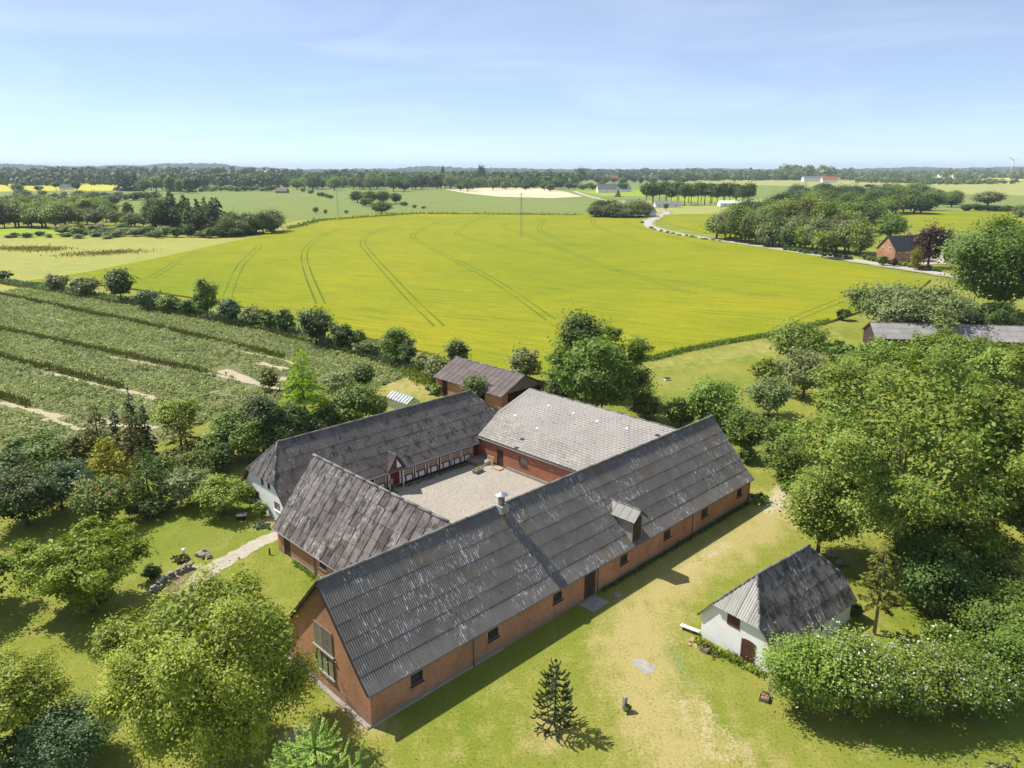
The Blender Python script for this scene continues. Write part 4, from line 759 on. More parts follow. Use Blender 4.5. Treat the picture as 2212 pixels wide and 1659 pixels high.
def broad_points(rg, W, Hc, n, nl=14, clump=.30, flat=.7, irregular=.25, droop=.0, nclump=22, jitter=.55, gap=1.0):
    R = W/2; c, r = lobes_for(rg, nl, R*1.0, Hc, flat, irregular); r[:-1] *= gap; ltone = rg.uniform(-.18, .18, len(r)); w = r**2; w[-1] *= .3; li = rg.choice(len(r), n, p=w/w.sum())
    cd = unit(rg.normal(size=(len(r), nclump, 3)) + np.array([0, 0, .25])); ctone = rg.uniform(0, 1, (len(r), nclump)); crad = rg.uniform(.66, 1.16, (len(r), nclump)); ci = rg.integers(0, nclump, n); d = cd[li, ci]; rad = r[li]
    out = unit(c - np.array([0, 0, Hc*.42]) + 1e-6)[li]; P = c[li] + d*(rad*crad[li, ci])[:,None] + rg.normal(size=(n,3))*(rad*clump)[:,None]*np.array([1, 1, flat]) + d*(rg.normal(size=n)*rad*clump*.45)[:,None]
    if droop: P[:,2] -= droop*np.abs(rg.normal(size=n))*rad
    q = (P - np.array([0,0,Hc*.48]))/np.array([R*.60, R*.60, Hc*.31]); inner = (q*q).sum(1) < 1; keep = ~inner | (rg.random(n) < .12); P[:,2] = np.where(P[:,2] < .03*Hc, .03*Hc + rg.random(n)*.14*Hc, P[:,2])
    P, d, out, t = P[keep], d[keep], out[keep], (ctone[li, ci] + ltone[li])[keep]
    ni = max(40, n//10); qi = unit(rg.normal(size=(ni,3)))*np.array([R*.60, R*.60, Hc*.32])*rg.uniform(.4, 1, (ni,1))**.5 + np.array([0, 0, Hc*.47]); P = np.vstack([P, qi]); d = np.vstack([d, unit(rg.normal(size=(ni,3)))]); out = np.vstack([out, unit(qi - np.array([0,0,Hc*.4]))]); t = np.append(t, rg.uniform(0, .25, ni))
    N = unit(d*.55 + out*.30 + np.array([0, 0, .55]) + rg.normal(size=P.shape)*jitter*.62)
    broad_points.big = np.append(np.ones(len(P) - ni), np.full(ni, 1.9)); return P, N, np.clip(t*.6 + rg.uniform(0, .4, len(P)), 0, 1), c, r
def trunk_mesh(name, rg, h, r, tips, mat, limbs=7, up=.55):
    m = MB(); lean = rg.normal(size=2)*h*.03; top = Vector((lean[0], lean[1], h)); m.tube([(0,0,-.15), (lean[0]*.2, lean[1]*.2, h*.35), top], [r*1.35, r, r*.62], 7)
    for i in range(min(limbs, len(tips))):
        b = Vector((lean[0]*.6, lean[1]*.6, h*rg.uniform(.62, 1.0))); t = Vector(tips[i]); mid = b.lerp(t, .5) + Vector((0, 0, (t - b).length*.10)); m.tube([b, mid, t], [r*.5, r*.32, r*.10], 5)
    return m.mesh(name, MAT[mat], True)
def put_tree(name, P, crown, trunk, label, cat, group=None, rz=0.0, scale=(1,1,1), extra=()):
    e = empty(name, P, rz, label, cat, group); e.scale = scale
    for nm, me in [('trunk', trunk), ('crown', crown)] + list(extra):
        if me: link(nm, me, e)
    return e
PXR = 1024/2212.0
def near_broad(name, label, x, yb, wpx, yt, leaf, seed, base=.12, nl=14, cat='tree', dens=1.0, bark='bark', irregular=.25, flat=.5, droop=.0, clump=.24, group=None, leafpx=2.6, flowers=None, nclump=15, limbs=7, depthw=1.0, jitter=.55, stretch=1.0, aspect=.6, gap=1.04):
    """yb = picture row of the foot; yt = picture row of the crown's visible top; wpx = crown width in picture pixels"""
    rg = np.random.default_rng(seed); P = G(x, yb); k = ppm(P + Vector((0,0,2))); W = wpx/k*(1.14 if base <= .03 else 1.06)
    Ht = z_at(P, yt); Hc = 0
    for _ in range(12):                           # the visible top of a crown is its far upper edge: solve for the height
        Hc = Ht*(1 - base); cz = Ht*base + Hc/2; el = math.atan2(CAMH - cz, P.y); a, b = W/2, Hc/2; s_ = math.hypot(a*math.sin(el), b*math.cos(el)); c_ = P + Vector((0,0,cz)); kk = ppm(c_)
        yc = 829.5 - FPX*((c_.y*sp + (c_.z - CAMH)*cp)/(c_.y*cp - (c_.z - CAMH)*sp)); Ht = max(Ht*.3, Ht + (yc - s_*kk*.90 - yt)/kk*.8)
    Hc = Ht*(1 - base); lw = leafpx/PXR/k; rp = .5*wpx*PXR; n = int(dens*3.4*math.pi*4*rp*rp*max(.5, Hc/W)**.7/(leafpx*leafpx*.5)*.82); n = max(500, min(n, 95000))
    pts, N, tone, c, r = broad_points(rg, W, Hc, n, nl, clump, flat, irregular, droop, nclump, jitter, gap); pts[:,2] += Ht*base
    cr = leaf_mesh('crown', rg, pts, N, lw*broad_points.big, tone, MAT['leaf_' + leaf], aspect); tips = [(q[0], q[1], q[2] + Ht*base) for q in c[:-1]]; rg.shuffle(tips)
    tk = trunk_mesh('trunk', rg, max(.25, Ht*(base + .22)), max(.05, min(W, 14)*.020), tips, bark, limbs) if base >= 0 else None
    ex_ = []
    if flowers:
        mt, frac, fs = flowers; sel = (pts[:,2] > Ht*(base + .35)) & (rg.random(len(pts)) < frac); sel[-len(pts)//9:] = False; fp = pts[sel] + unit(N[sel])*lw*.4; ex_.append(('blossom', leaf_mesh('blossom', rg, fp, unit(rg.normal(size=fp.shape)*.5 + np.array([0,-.3,.8])), lw*fs, rg.random(len(fp)), MAT['leaf_' + mt], .9)))
    return put_tree(name, P, cr, tk, label, cat, group, extra=ex_)
def conifer_points(rg, R, H, n, droop=.25, sharp=.9, base=.05, step=.55, jitter=.5, up=.0, nb=9):
    nw = max(5, int(H*(1 - base)/step)); wi = rg.integers(0, nw, n*2); t = (wi + .5)/nw; keepp = (1 - t)**1.1 + .04; sel = rg.random(n*2) < keepp/keepp.max(); wi, t = wi[sel][:n], t[sel][:n]; n = len(t)
    ang = rg.uniform(0, 6.283, (nw, nb)); bl = rg.uniform(.7, 1.12, (nw, nb)); bz = rg.uniform(-.5, .5, (nw, nb))*step; bi = rg.integers(0, nb, n); s = np.sqrt(rg.uniform(.03, 1, n)); Lb = R*(1 - t)**sharp*bl[wi, bi] + .05*R; a = ang[wi, bi]; r = Lb*s; side = rg.normal(size=n)*.11*Lb*(1.15 - s*.6) + rg.normal(size=n)*.02*R
    z = H*base + H*(1 - base)*t + bz[wi, bi] - droop*r + up*r*s + rg.normal(size=n)*.10*step
    P = np.stack([np.cos(a)*r - np.sin(a)*side, np.sin(a)*r + np.cos(a)*side, np.maximum(z, .03)], 1); o = np.stack([np.cos(a), np.sin(a), 0*a], 1)
    N = unit(o*.35 + np.array([0,0,.75]) + rg.normal(size=P.shape)*jitter); T = o + np.array([0,0,-.5*droop]) + rg.normal(size=P.shape)*.35
    return P, N, np.clip(s*.65 + rg.uniform(-.1, .4, n), 0, 1), T
def near_conifer(name, label, x, yb, wpx, yt, leaf, seed, droop=.25, sharp=.9, base=.03, dens=1.0, leafpx=2.6, step=.55, cat='conifer', bark='bark', group=None, up=0.0, aspect=.45, nb=9, jitter=.5):
    rg = np.random.default_rng(seed); P = G(x, yb); k = ppm(P + Vector((0,0,2))); W = wpx/k; H = z_at(P, yt); lw = leafpx/PXR/k*1.25; n = int(dens*wpx*PXR*H*k*PXR*6.0/(leafpx*leafpx)); n = max(700, min(n, 45000))
    pts, N, tone, T = conifer_points(rg, W/2, H, n, droop, sharp, base, step, jitter, up, nb); cr = leaf_mesh('crown', rg, pts, N, lw, tone, MAT['leaf_' + leaf], aspect, T); m = MB(); r = max(.04, H*.014); m.tube([(0,0,-.1), (0,0,H*.5), (0,0,H*.97)], [r*1.3, r*.8, r*.12], 7); return put_tree(name, P, cr, m.mesh('trunk', MAT[bark], True), label, cat, group)
B, CN = near_broad, near_conifer
# -- garden, left front
B('lime_tree', 'large yellow green tree hiding the left gable of the long barn', 480, 1640, 540, 1168, 'lime', 1, base=.04, nl=24, nclump=18, clump=.16, leafpx=2.8, dens=1.3, droop=.35, irregular=.36, flat=.45, jitter=.5, gap=.74)
B('walnut_tree', 'spreading bright green tree with open branches on the left lawn', 196, 1315, 315, 1102, 'walnut', 2, base=.12, nl=20, clump=.19, dens=.85, irregular=.36, flat=.42, gap=.75, limbs=12, leafpx=2.8, bark='dark_bark' if 'dark_bark' in MAT else 'bark')
B('yellow_green_tree', 'yellow green leafy tree at the lower left picture edge', 45, 1625, 250, 1392, 'lime', 3, base=.2, nl=16, clump=.2, dens=.9, irregular=.35)
B('blue_green_bush', 'broad blue green bush between the two yellow green trees', 150, 1655, 210, 1500, 'bluegreen', 4, base=.02, nl=14, cat='shrub', clump=.24)
B('dark_bush', 'dark shaded bush in the lower left corner', 20, 1672, 150, 1570, 'dark', 5, base=.02, nl=10, cat='shrub')
B('pale_shrub', 'pale green shrub below the spreading bright green tree', 200, 1322, 120, 1240, 'ash', 6, base=.02, nl=9, cat='shrub')
B('edge_tree', 'dark tree shading the lawn at the left picture edge', -75, 1330, 220, 1180, 'mid', 7, base=.15, nl=12, leafpx=3.5)
B('laurel_bush', 'dark green bush at the foot of the low stone wall', 330, 1250, 50, 1215, 'dark', 8, base=.0, nl=6, cat='shrub')
B('low_bush', 'small olive bush above the low stone wall', 392, 1212, 40, 1194, 'olive', 9, base=.0, nl=6, cat='shrub')
# -- garden hedge, left
B('rhododendron', 'large dark rhododendron with pink blooms at the left edge', 60, 1135, 190, 990, 'dark', 10, base=.02, nl=14, cat='shrub', flowers=('pink_blossom', .02, 1.0))
B('rhododendron', 'dark rounded rhododendron right of the pink blooming one', 135, 1100, 130, 985, 'bluegreen', 11, base=.02, nl=12, cat='shrub', flowers=('blossom', .02, .8))
CN('golden_thuja', 'bright golden conifer standing in the garden hedge', 238, 1045, 95, 945, 'gold', 12, droop=-.25, sharp=.5, nb=14)
CN('brown_green_conifer', 'brown green pointed conifer left of the dark spruce', 222, 1010, 95, 868, 'olive', 13, sharp=.65, nb=13)
CN('brown_green_conifer', 'tall brown green conifer in front of the dark spruce', 290, 1000, 90, 880, 'olive', 14, sharp=.6, nb=13)
CN('dark_spruce', 'dark blue spruce tip rising above the garden hedge', 296, 985, 62, 836, 'spruce', 15, droop=.45, sharp=.8)
CN('dark_spruce', 'smaller dark spruce right of the tall one', 322, 985, 50, 862, 'spruce', 16, droop=.45)
CN('yew', 'slim dark yew left of the tall spruce', 258, 975, 36, 865, 'spruce', 17, sharp=.6)
CN('golden_brown_conifer', 'broad golden brown conifer with lime green top behind', 398, 1005, 105, 884, 'olive', 18, sharp=.55, nb=13)
B('lime_green_tree', 'bright lime green tree top behind the golden brown conifer', 392, 965, 110, 848, 'walnut', 19, base=.2, nl=11)
CN('olive_yew', 'rounded olive yew in the middle of the garden hedge', 325, 1095, 110, 965, 'dark', 20, sharp=.45, nb=14, droop=.1)
CN('golden_thuja', 'small golden conifer among dark hedge shrubs', 270, 1055, 60, 975, 'gold', 21, droop=-.2, sharp=.5)
CN('golden_thuja', 'low golden conifer at the front of the garden hedge', 268, 1090, 60, 1024, 'gold', 211, droop=-.2, sharp=.5)
B('azalea', 'green shrub with orange blooms at the lawn edge', 225, 1135, 140, 1015, 'mid', 22, base=.02, nl=12, cat='shrub', flowers=('orange_blossom', .035, 1.0))
B('pale_hedge_shrub', 'pale green shrub at the right end of the garden hedge', 412, 1090, 110, 995, 'willow', 23, base=.02, nl=11, cat='shrub')
B('dark_hedge_shrub', 'low dark shrub in shade between hedge and lawn', 330, 1118, 90, 1065, 'dark', 24, base=.0, nl=9, cat='shrub')
B('hedge_shrub', 'dull green shrub at the far left of the garden hedge', 70, 1000, 120, 930, 'mid', 25, base=.0, nl=10, cat='shrub')
B('hedge_shrub', 'dark shrub between pink rhododendron and orange azalea', 165, 1060, 90, 1000, 'dark', 26, base=.0, nl=10, cat='shrub')
B('round_bush', 'round light green bush on the lawn beside the white gable', 484, 1112, 122, 1018, 'ash', 27, base=.02, nl=12, cat='shrub', clump=.24)
B('small_bush', 'small green bush against the white gable wall', 540, 1098, 45, 1040, 'ash', 28, base=.0, nl=7, cat='shrub')
B('wall_shrub', 'narrow leafy shrub at the corner of the white gable', 566, 1118, 34, 1078, 'ash', 281, base=.0, nl=6, cat='shrub')
B('elder_bush', 'elder bush with cream flowers behind the garden hedge', 460, 1005, 75, 925, 'mid', 29, base=.0, nl=9, cat='shrub', flowers=('cream_blossom', .06, 1.1))
B('dark_green_tree', 'dark green leafy tree between elder and feathery cypress', 505, 985, 110, 872, 'mid', 30, base=.05, nl=12)
B('dark_green_tree', 'dark glossy tree beside the house roof left of the cypress', 570, 975, 120, 838, 'dark', 31, base=.05, nl=13)
B('dark_green_tree', 'darkest leafy tree behind the left end of the house roof', 630, 960, 110, 860, 'dark', 32, base=.05, nl=12)
CN('bald_cypress', 'feathery light green cypress rising behind the farmhouse', 662, 938, 135, 756, 'cypress', 33, droop=.12, sharp=.62, nb=12, leafpx=2.4, dens=1.25, bark='bark', step=.8, up=.05)
B('grey_green_bush', 'dull green bushy tree behind the house left of the greenhouse', 775, 915, 120, 818, 'mid', 34, base=.04, nl=12)
B('dark_round_tree', 'small dark round tree with shadow near the greenhouse', 787, 858, 66, 780, 'dark', 35, base=.25, nl=9)
B('hedge_bush', 'dull bush between the cypress and the small round tree', 730, 868, 90, 790, 'willow', 36, base=.02, nl=10, cat='shrub')
B('dark_yard_tree', 'shaded bush close behind the house ridge', 720, 925, 80, 858, 'dark', 37, base=.02, nl=9, cat='shrub')
B('straw_bush', 'straw coloured bush at the corner of the nursery field', 582, 845, 50, 788, 'larch', 38, base=.02, nl=8, cat='shrub')
# -- hedgerow between nursery and barley
for i, (x, yb, w, yt, lf, lab) in enumerate([(126,628,56,589,'willow','grey green bush at the far left of the field hedgerow'),(186,640,74,594,'willow','broad grey green bush left of the dark hedgerow tree'),(262,652,72,570,'dark','dark round tree standing in the field hedgerow'),(320,668,66,622,'bluegreen','bush just right of the dark hedgerow tree'),(366,675,60,632,'mid','bush in the field hedgerow left of the open crowned tree'),(410,682,50,642,'dark','low dark bush in the field hedgerow'),(448,690,66,597,'mid','open crowned small tree in the field hedgerow'),(500,700,56,637,'bluegreen','tall leafy bush right of the open crowned hedgerow tree'),(545,705,60,655,'willow','pale bush in the middle of the field hedgerow'),(582,716,44,664,'mid','upright bush in the middle of the field hedgerow'),(618,722,46,660,'dark','upright dark bush beside the large dark hedgerow tree'),(684,745,92,655,'dark','large dark tree in the middle of the field hedgerow'),(740,756,56,692,'dark','dark bush right of the large hedgerow tree'),(776,756,38,706,'mid','small bush at the barley corner of the hedgerow'),(800,768,70,728,'willow','whitish low bush left of the bushy hedgerow tree'),(856,785,82,697,'mid','bushy tree near the right end of the field hedgerow'),(884,795,46,725,'dark','dark bush leaning on the bushy hedgerow tree'),(915,805,50,758,'willow','pale bush near the brick cart shed'),(945,830,66,760,'willow','whitish overgrown bush beside the brick cart shed'),(990,805,64,726,'dark','dark bush behind the ridge of the cart shed'),(5,606,40,583,'dark','dark bush at the left edge beyond the nursery')]):
    B('hedgerow_tree' if w > 70 else 'hedgerow_bush', lab, x, yb, w, yt, lf, 100 + i, base=.04 if w > 60 else .01, nl=9, cat='tree' if w > 70 else 'shrub', group='field hedgerow', leafpx=2.3, clump=.25)
# -- behind the yard
B('willow_bush', 'grey green round bush between cart shed and big ash', 1133, 828, 88, 738, 'willow', 140, base=.03, nl=11, cat='shrub')
B('big_ash', 'large round leafy ash tree behind the slate roofed wing', 1288, 915, 255, 690, 'ash', 141, base=.03, nl=22, clump=.17, irregular=.36, dens=1.1, nclump=18, flat=.42, gap=.78)
B('dark_ash', 'dark tree top rising behind the large round ash', 1255, 850, 125, 655, 'dark', 142, base=.15, nl=14)
B('yard_tree', 'thin leafy small tree in front of the cart shed wall', 1024, 878, 68, 800, 'mid', 143, base=.12, nl=8, dens=.5, clump=.3)
B('ash_skirt_bush', 'low bush in the shade under the large round ash', 1395, 905, 70, 835, 'mid', 144, base=.0, nl=8, cat='shrub')
B('ash_skirt_bush', 'shaded bush between slate roof and large round ash', 1205, 875, 70, 812, 'dark', 145, base=.0, nl=8, cat='shrub')
# -- right side
B('leafy_tree', 'medium green tree behind the right end of the barn roof', 1535, 935, 135, 806, 'ash', 150, base=.05, nl=13)
B('leafy_tree', 'dark green tree between barn end and tall ash', 1605, 985, 110, 868, 'mid', 151, base=.03, nl=12)
B('round_tree', 'round dense tree on the lawn edge at the barley corner', 1716, 800, 148, 682, 'ash', 152, base=.08, nl=13)
B('grey_willow', 'grey green willow below the round dense tree', 1735, 860, 130, 742, 'willow', 153, base=.03, nl=13)
B('yellow_green_bush', 'yellow green bush left of the grey willow', 1655, 840, 80, 765, 'lime', 154, base=.02, nl=10, cat='shrub')
B('silvery_shrub', 'silvery shrub left of the giant ash', 1660, 900, 110, 800, 'willow', 155, base=.02, nl=11, cat='shrub')
B('giant_ash', 'giant spreading ash filling the right side of the picture', 1930, 1215, 620, 682, 'ash', 156, base=.05, nl=30, clump=.17, irregular=.34, dens=1.1, nclump=20, flat=.42, gap=.78, leafpx=2.8, limbs=14, bark='pale_bark')
B('giant_ash', 'second tall ash at the right picture edge', 2225, 1260, 430, 735, 'ash', 157, base=.06, nl=24, clump=.17, irregular=.34, dens=1.0, nclump=20, flat=.42, gap=.78, leafpx=2.9, bark='pale_bark')
B('ash_sapling', 'leafy side branch tree right of the barn end', 1765, 1205, 210, 985, 'ash', 158, base=.05, nl=13, clump=.22, irregular=.35)
B('dark_edge_tree', 'tall dark tree at the right edge above the long shed', 2150, 700, 280, 448, 'mid', 159, base=.05, nl=18, clump=.22)
B('silver_willow', 'broad silvery willow left of the long grey shed', 1960, 725, 250, 598, 'willow', 160, base=.02, nl=18, clump=.24)
B('corner_bush', 'small dark bush at the corner of the barley field', 1822, 692, 36, 664, 'dark', 161, base=.0, nl=6, cat='shrub')
B('edge_bush', 'dark bush below the tall dark tree at the right edge', 2120, 725, 170, 640, 'dark', 162, base=.02, nl=12, cat='shrub')
B('edge_bush', 'green bush at the right edge in front of the long shed', 2185, 830, 90, 768, 'mid', 163, base=.02, nl=9, cat='shrub')
CN('larch', 'sparse yellow green larch with bare lower trunk beside the cottage', 1888, 1370, 100, 1165, 'larch', 164, droop=.15, sharp=.55, base=.33, dens=.6, nb=8, bark='pale_bark', aspect=.5)
B('elder_tree', 'dark elder tree behind the sparse larch', 2010, 1330, 190, 1150, 'dark', 165, base=.04, nl=14)
B('edge_shrub', 'dark green shrub mass at the right edge above the lawn', 2150, 1400, 200, 1240, 'mid', 166, base=.02, nl=14, cat='shrub')
B('bright_elder', 'light elder bush with cream flower heads at the right', 2030, 1420, 105, 1330, 'ash', 167, base=.0, nl=10, cat='shrub', flowers=('cream_blossom', .05, 1.2))
B('mock_orange_bush', 'plain green end of the hedge touching the cottage corner', 1722, 1532, 175, 1352, 'ash', 168, base=.0, nl=13, cat='shrub', clump=.24)
B('mock_orange_bush', 'white flowering bush right of the plain green hedge end', 1840, 1545, 200, 1352, 'ash', 169, base=.0, nl=14, cat='shrub', clump=.24, flowers=('blossom', .095, .7))
B('mock_orange_bush', 'white flowering bush in the middle of the hedge by the lawn', 1965, 1540, 215, 1368, 'ash', 170, base=.0, nl=14, cat='shrub', clump=.24, flowers=('blossom', .08, .7))
B('mock_orange_bush', 'sparsely flowering bush at the right end of the hedge', 2090, 1525, 190, 1375, 'mid', 171, base=.0, nl=12, cat='shrub', flowers=('blossom', .035, .7))
B('hedge_end_tree', 'tall dark shrub closing the hedge at the right edge', 2195, 1500, 150, 1330, 'mid', 172, base=.0, nl=12, cat='shrub')
B('front_weeds', 'tangled pale weeds in the lower right corner', 2170, 1672, 110, 1630, 'willow', 173, base=.0, nl=7, cat='shrub', dens=.6)
for i, (x, yb, w, yt, lf, lab) in enumerate([(1705,1060,60,1030,'ash','low bush at the right end of the barn'),(1640,1085,40,1062,'ash','small bush by the barn corner downpipe'),(1612,1000,50,960,'mid','bush behind the barn end wall'),(1590,1418,60,1400,'lime','yellow green weeds at the cottage door'),(1545,1415,34,1404,'ash','weeds at the foot of the white cottage wall'),(1845,1330,40,1300,'dark','climbing shrub on the long cottage wall'),(600,1112,30,1092,'mid','dark plant at the gable corner'),(568,1138,40,1126,'bluegreen','leafy perennials in the gable bed'),(712,1245,26,1226,'ash','weeds at the downpipe of the left brick wing'),(940,850,46,826,'ash','weeds at the left end of the cart shed')]):
    B('weeds' if w < 61 and i in (3,4,7,8,9) else 'low_bush', lab, x, yb, w, yt, lf, 180 + i, base=.0, nl=6, cat='plant' if i in (3,4,7,8,9) else 'shrub', leafpx=2.0)

# -- fill of the garden hedge and thickets: further shrubs standing between the named ones
for i, (x, yb, w, yt, lf, lab) in enumerate([(20,1060,110,960,'dark','dark shrub at the left edge behind the pink rhododendron'),(110,1030,100,940,'mid','green shrub behind the rhododendrons beside the nursery'),(180,1010,70,925,'olive','olive shrub left of the golden conifer'),(350,1050,80,975,'mid','green shrub behind the rounded yew'),(385,1060,70,1000,'dark','dark shrub between yew and pale shrub'),(430,1040,80,965,'mid','leafy shrub below the golden brown conifer'),(480,1020,70,950,'dark','dark shrub left of the house gable hedge'),(540,1000,90,900,'mid','leafy shrub behind the left gable of the house'),(600,985,80,905,'dark','dark shrub right behind the house hip'),(685,945,90,880,'dark','dark shrub at the foot of the feathery cypress'),(745,930,90,860,'mid','leafy shrub between cypress and greenhouse bush'),(815,905,60,850,'mid','shrub left of the greenhouse'),(650,860,70,800,'mid','bush left behind the cypress beside the nursery path'),(1840,1000,150,880,'ash','leafy tree filling the left side under the giant ash'),(1700,985,110,900,'ash','young ash behind the barn end'),(1690,1030,120,935,'mid','dark leafy tree beside the barn end wall'),(2080,1240,200,1090,'mid','shaded tree under the second tall ash'),(1990,1250,170,1110,'mid','shaded undergrowth tree between the two ashes'),(2160,1340,180,1200,'dark','dark undergrowth at the right edge behind the hedge'),(1820,780,120,735,'mid','bush between round tree and long shed'),(2040,805,170,700,'ash','leafy bush before the long grey shed'),(2160,830,190,730,'ash','leafy bush at the right end of the long shed'),(1915,790,120,726,'ash','bush hiding the left wall of the long shed'),(1470,925,90,850,'mid','bush between large round ash and barn roof'),(1570,945,80,880,'dark','dark bush behind the barn ridge end'),(1790,905,90,830,'ash','bush at the lower right of the grey willow'),(1215,850,90,770,'ash','leafy bush at the left foot of the large round ash'),(1370,880,90,790,'ash','leafy bush at the right foot of the large round ash')]):
    B('thicket_shrub' if w < 120 else 'thicket_tree', lab, x, yb, w, yt, lf, 400 + i, base=.0, nl=11, cat='shrub' if w < 120 else 'tree', clump=.24, leafpx=2.7)
# ------------------------------------------------------------------ middle distance and far trees: shared prototypes, copied
PROTO = {}
def proto(kind, leaf, var, fine=False):
    key = (kind, leaf, var, fine)
    if key in PROTO: return PROTO[key]
    gk = (kind, var, fine)
    if gk not in PROTO:
        rg = np.random.default_rng(900 + var*7 + len(kind)*31 + (5 if fine else 0))
        if kind == 'broad':
            pts, N, tone, c, r = broad_points(rg, 1.0, .92, 5200 if fine else 1500, 11, .26, .75, .25, 0, 14); pts[:,2] += .02; sz = (.050 if fine else .092)*broad_points.big
            T = None; asp = .65; tk = trunk_mesh('trunk', rg, .35, .028, [tuple(q) for q in c[:-1]], 'bark', 5)
        elif kind == 'bush':
            pts, N, tone, c, r = broad_points(rg, 1.0, 1.0, 3600 if fine else 1100, 9, .26, .75, .28, 0, 14); pts[:,2] = np.maximum(pts[:,2] - .04, .01); sz = (.058 if fine else .105)*broad_points.big
            T = None; asp = .65; tk = trunk_mesh('trunk', rg, .2, .02, [tuple(q) for q in c[:-1]], 'bark', 4)
        elif kind == 'stem':                       # clear trunk, crown on top
            pts, N, tone, c, r = broad_points(rg, 1.0, .72, 4200 if fine else 1400, 11, .26, .75, .22, 0, 14); pts[:,2] += .28; sz = (.054 if fine else .092)*broad_points.big
            T = None; asp = .65; tk = trunk_mesh('trunk', rg, .42, .024, [tuple(q + np.array([0,0,.28])) for q in c[:-1]], 'bark', 5)
        elif kind == 'tall':                       # poplar
            pts, N, tone, c, r = broad_points(rg, .9, 1.0, 4000 if fine else 1400, 15, .3, 1.0, .3, 0, 14); sz = (.054 if fine else .09)*broad_points.big
            T = None; asp = .65; tk = trunk_mesh('trunk', rg, .3, .02, [tuple(q) for q in c[:-1]], 'bark', 4)
        else:
            pts, N, tone, T = conifer_points(rg, .5, 1.0, 3400 if fine else 1200, .35, .75, .04, .075, .5); sz = .066 if fine else .10; asp = .5
            m = MB(); m.tube([(0,0,-.02), (0,0,.95)], [.02, .004], 5); tk = m.mesh('trunk', MAT['bark'], True)
        PROTO[gk] = (leaf_mesh('crown', rg, pts, N, sz, tone, MAT['leaf_' + leaf], asp, T), tk, leaf)
    me, tk, lf = PROTO[gk]
    if lf != leaf: me = me.copy(); me.materials[0] = MAT['leaf_' + leaf]
    PROTO[key] = (me, tk); return PROTO[key]
_rt = random.Random(77)
def mid_tree(name, label, x, yb, wpx, yt, kind, leaf, cat='tree', group=None, fine=None):
    P = G(x, yb); k = ppm(P); W = wpx/k; H = max(.3, z_at(P, yt) if yt > 0 else -yt/k); fine = wpx > 38 if fine is None else fine
    me, tk = proto(kind, leaf, _rt.randrange(3), fine)
    return put_tree(name, P, me, tk, label, cat, group, _rt.uniform(0, 6.28), (W*_rt.uniform(.92, 1.08), W*_rt.uniform(.92, 1.08), H*1.02))
ORD = ['first','second','third','fourth','fifth','sixth','seventh','eighth','ninth','tenth','eleventh','twelfth','thirteenth','fourteenth','fifteenth','sixteenth','seventeenth','eighteenth','nineteenth','twentieth']
def grove(name, label, base, n, w, h, kinds, seed, dy=2.0, cat='tree', group=None, even=False):
    """n trees along a base polyline (picture px) with widths and heights in px ranges"""
    rg = random.Random(seed); xs = [q[0] for q in base]; ys = [q[1] for q in base]; L = [0]
    for a, b in zip(base, base[1:]): L.append(L[-1] + abs(b[0] - a[0]) + 1e-3)
    L_, made = [0], []
    for i in range(n):
        s = L[-1]*((i + .5 + rg.uniform(-.4, .4)*(0.3 if even else 1))/n); x = float(np.interp(s, L, xs)); y = float(np.interp(s, L, ys)) + rg.uniform(-dy, dy); kd, lf = rg.choice(kinds); ww = rg.uniform(*w)*(1.25 if n > 8 and not even else 1); hh = rg.uniform(*h)
        made.append((x, mid_tree(name, label, x, y, ww, -hh, kd, lf, cat, group or label)))
    if n <= 17:
        for i, (x, o) in enumerate(sorted(made, key=lambda q: q[0])): o['label'] = label + ', ' + ORD[i] + ' from the left'
def wood(name, label, bands, seed):                # an uncountable far wood: one object
    rg = np.random.default_rng(seed); Vs, Ts = [], []
    for (x0, y0, x1, y1, n, w, h, dy) in bands:
        for i in range(n):
            t = rg.random(); P = G(x0 + (x1 - x0)*t, y0 + (y1 - y0)*t + rg.uniform(-dy, dy)); k = ppm(P); W, H = rg.uniform(*w)/k, rg.uniform(*h)/k; m = 46
            d = unit(rg.normal(size=(m,3)) + np.array([0,-.2,.3])); C = d*np.array([W*.46, W*.46, H*.48])*rg.uniform(.75, 1.08, (m,1)) + np.array([P.x, P.y, H*.5]); C[:,2] = np.maximum(C[:,2], .3)
            N = unit(d + rg.normal(size=d.shape)*.5 + np.array([0,0,.3])); Vs.append(leaf_quads(rg, C, N, W*.36, .8)); Ts.append(np.repeat(np.clip(rg.random()*.7 + rg.uniform(0,.3,m), 0, 1), 4))
    V = np.concatenate(Vs); Q = np.arange(len(V)).reshape(-1, 4); return tag(link(name, np_mesh(name, V, Q, MAT['leaf_dark' if seed < 3 else 'leaf_mid'], np.concatenate(Ts))), label, 'wood', kind='stuff')
Br = lambda *l: [('broad', q) for q in l]; Bu = lambda *l: [('bush', q) for q in l]
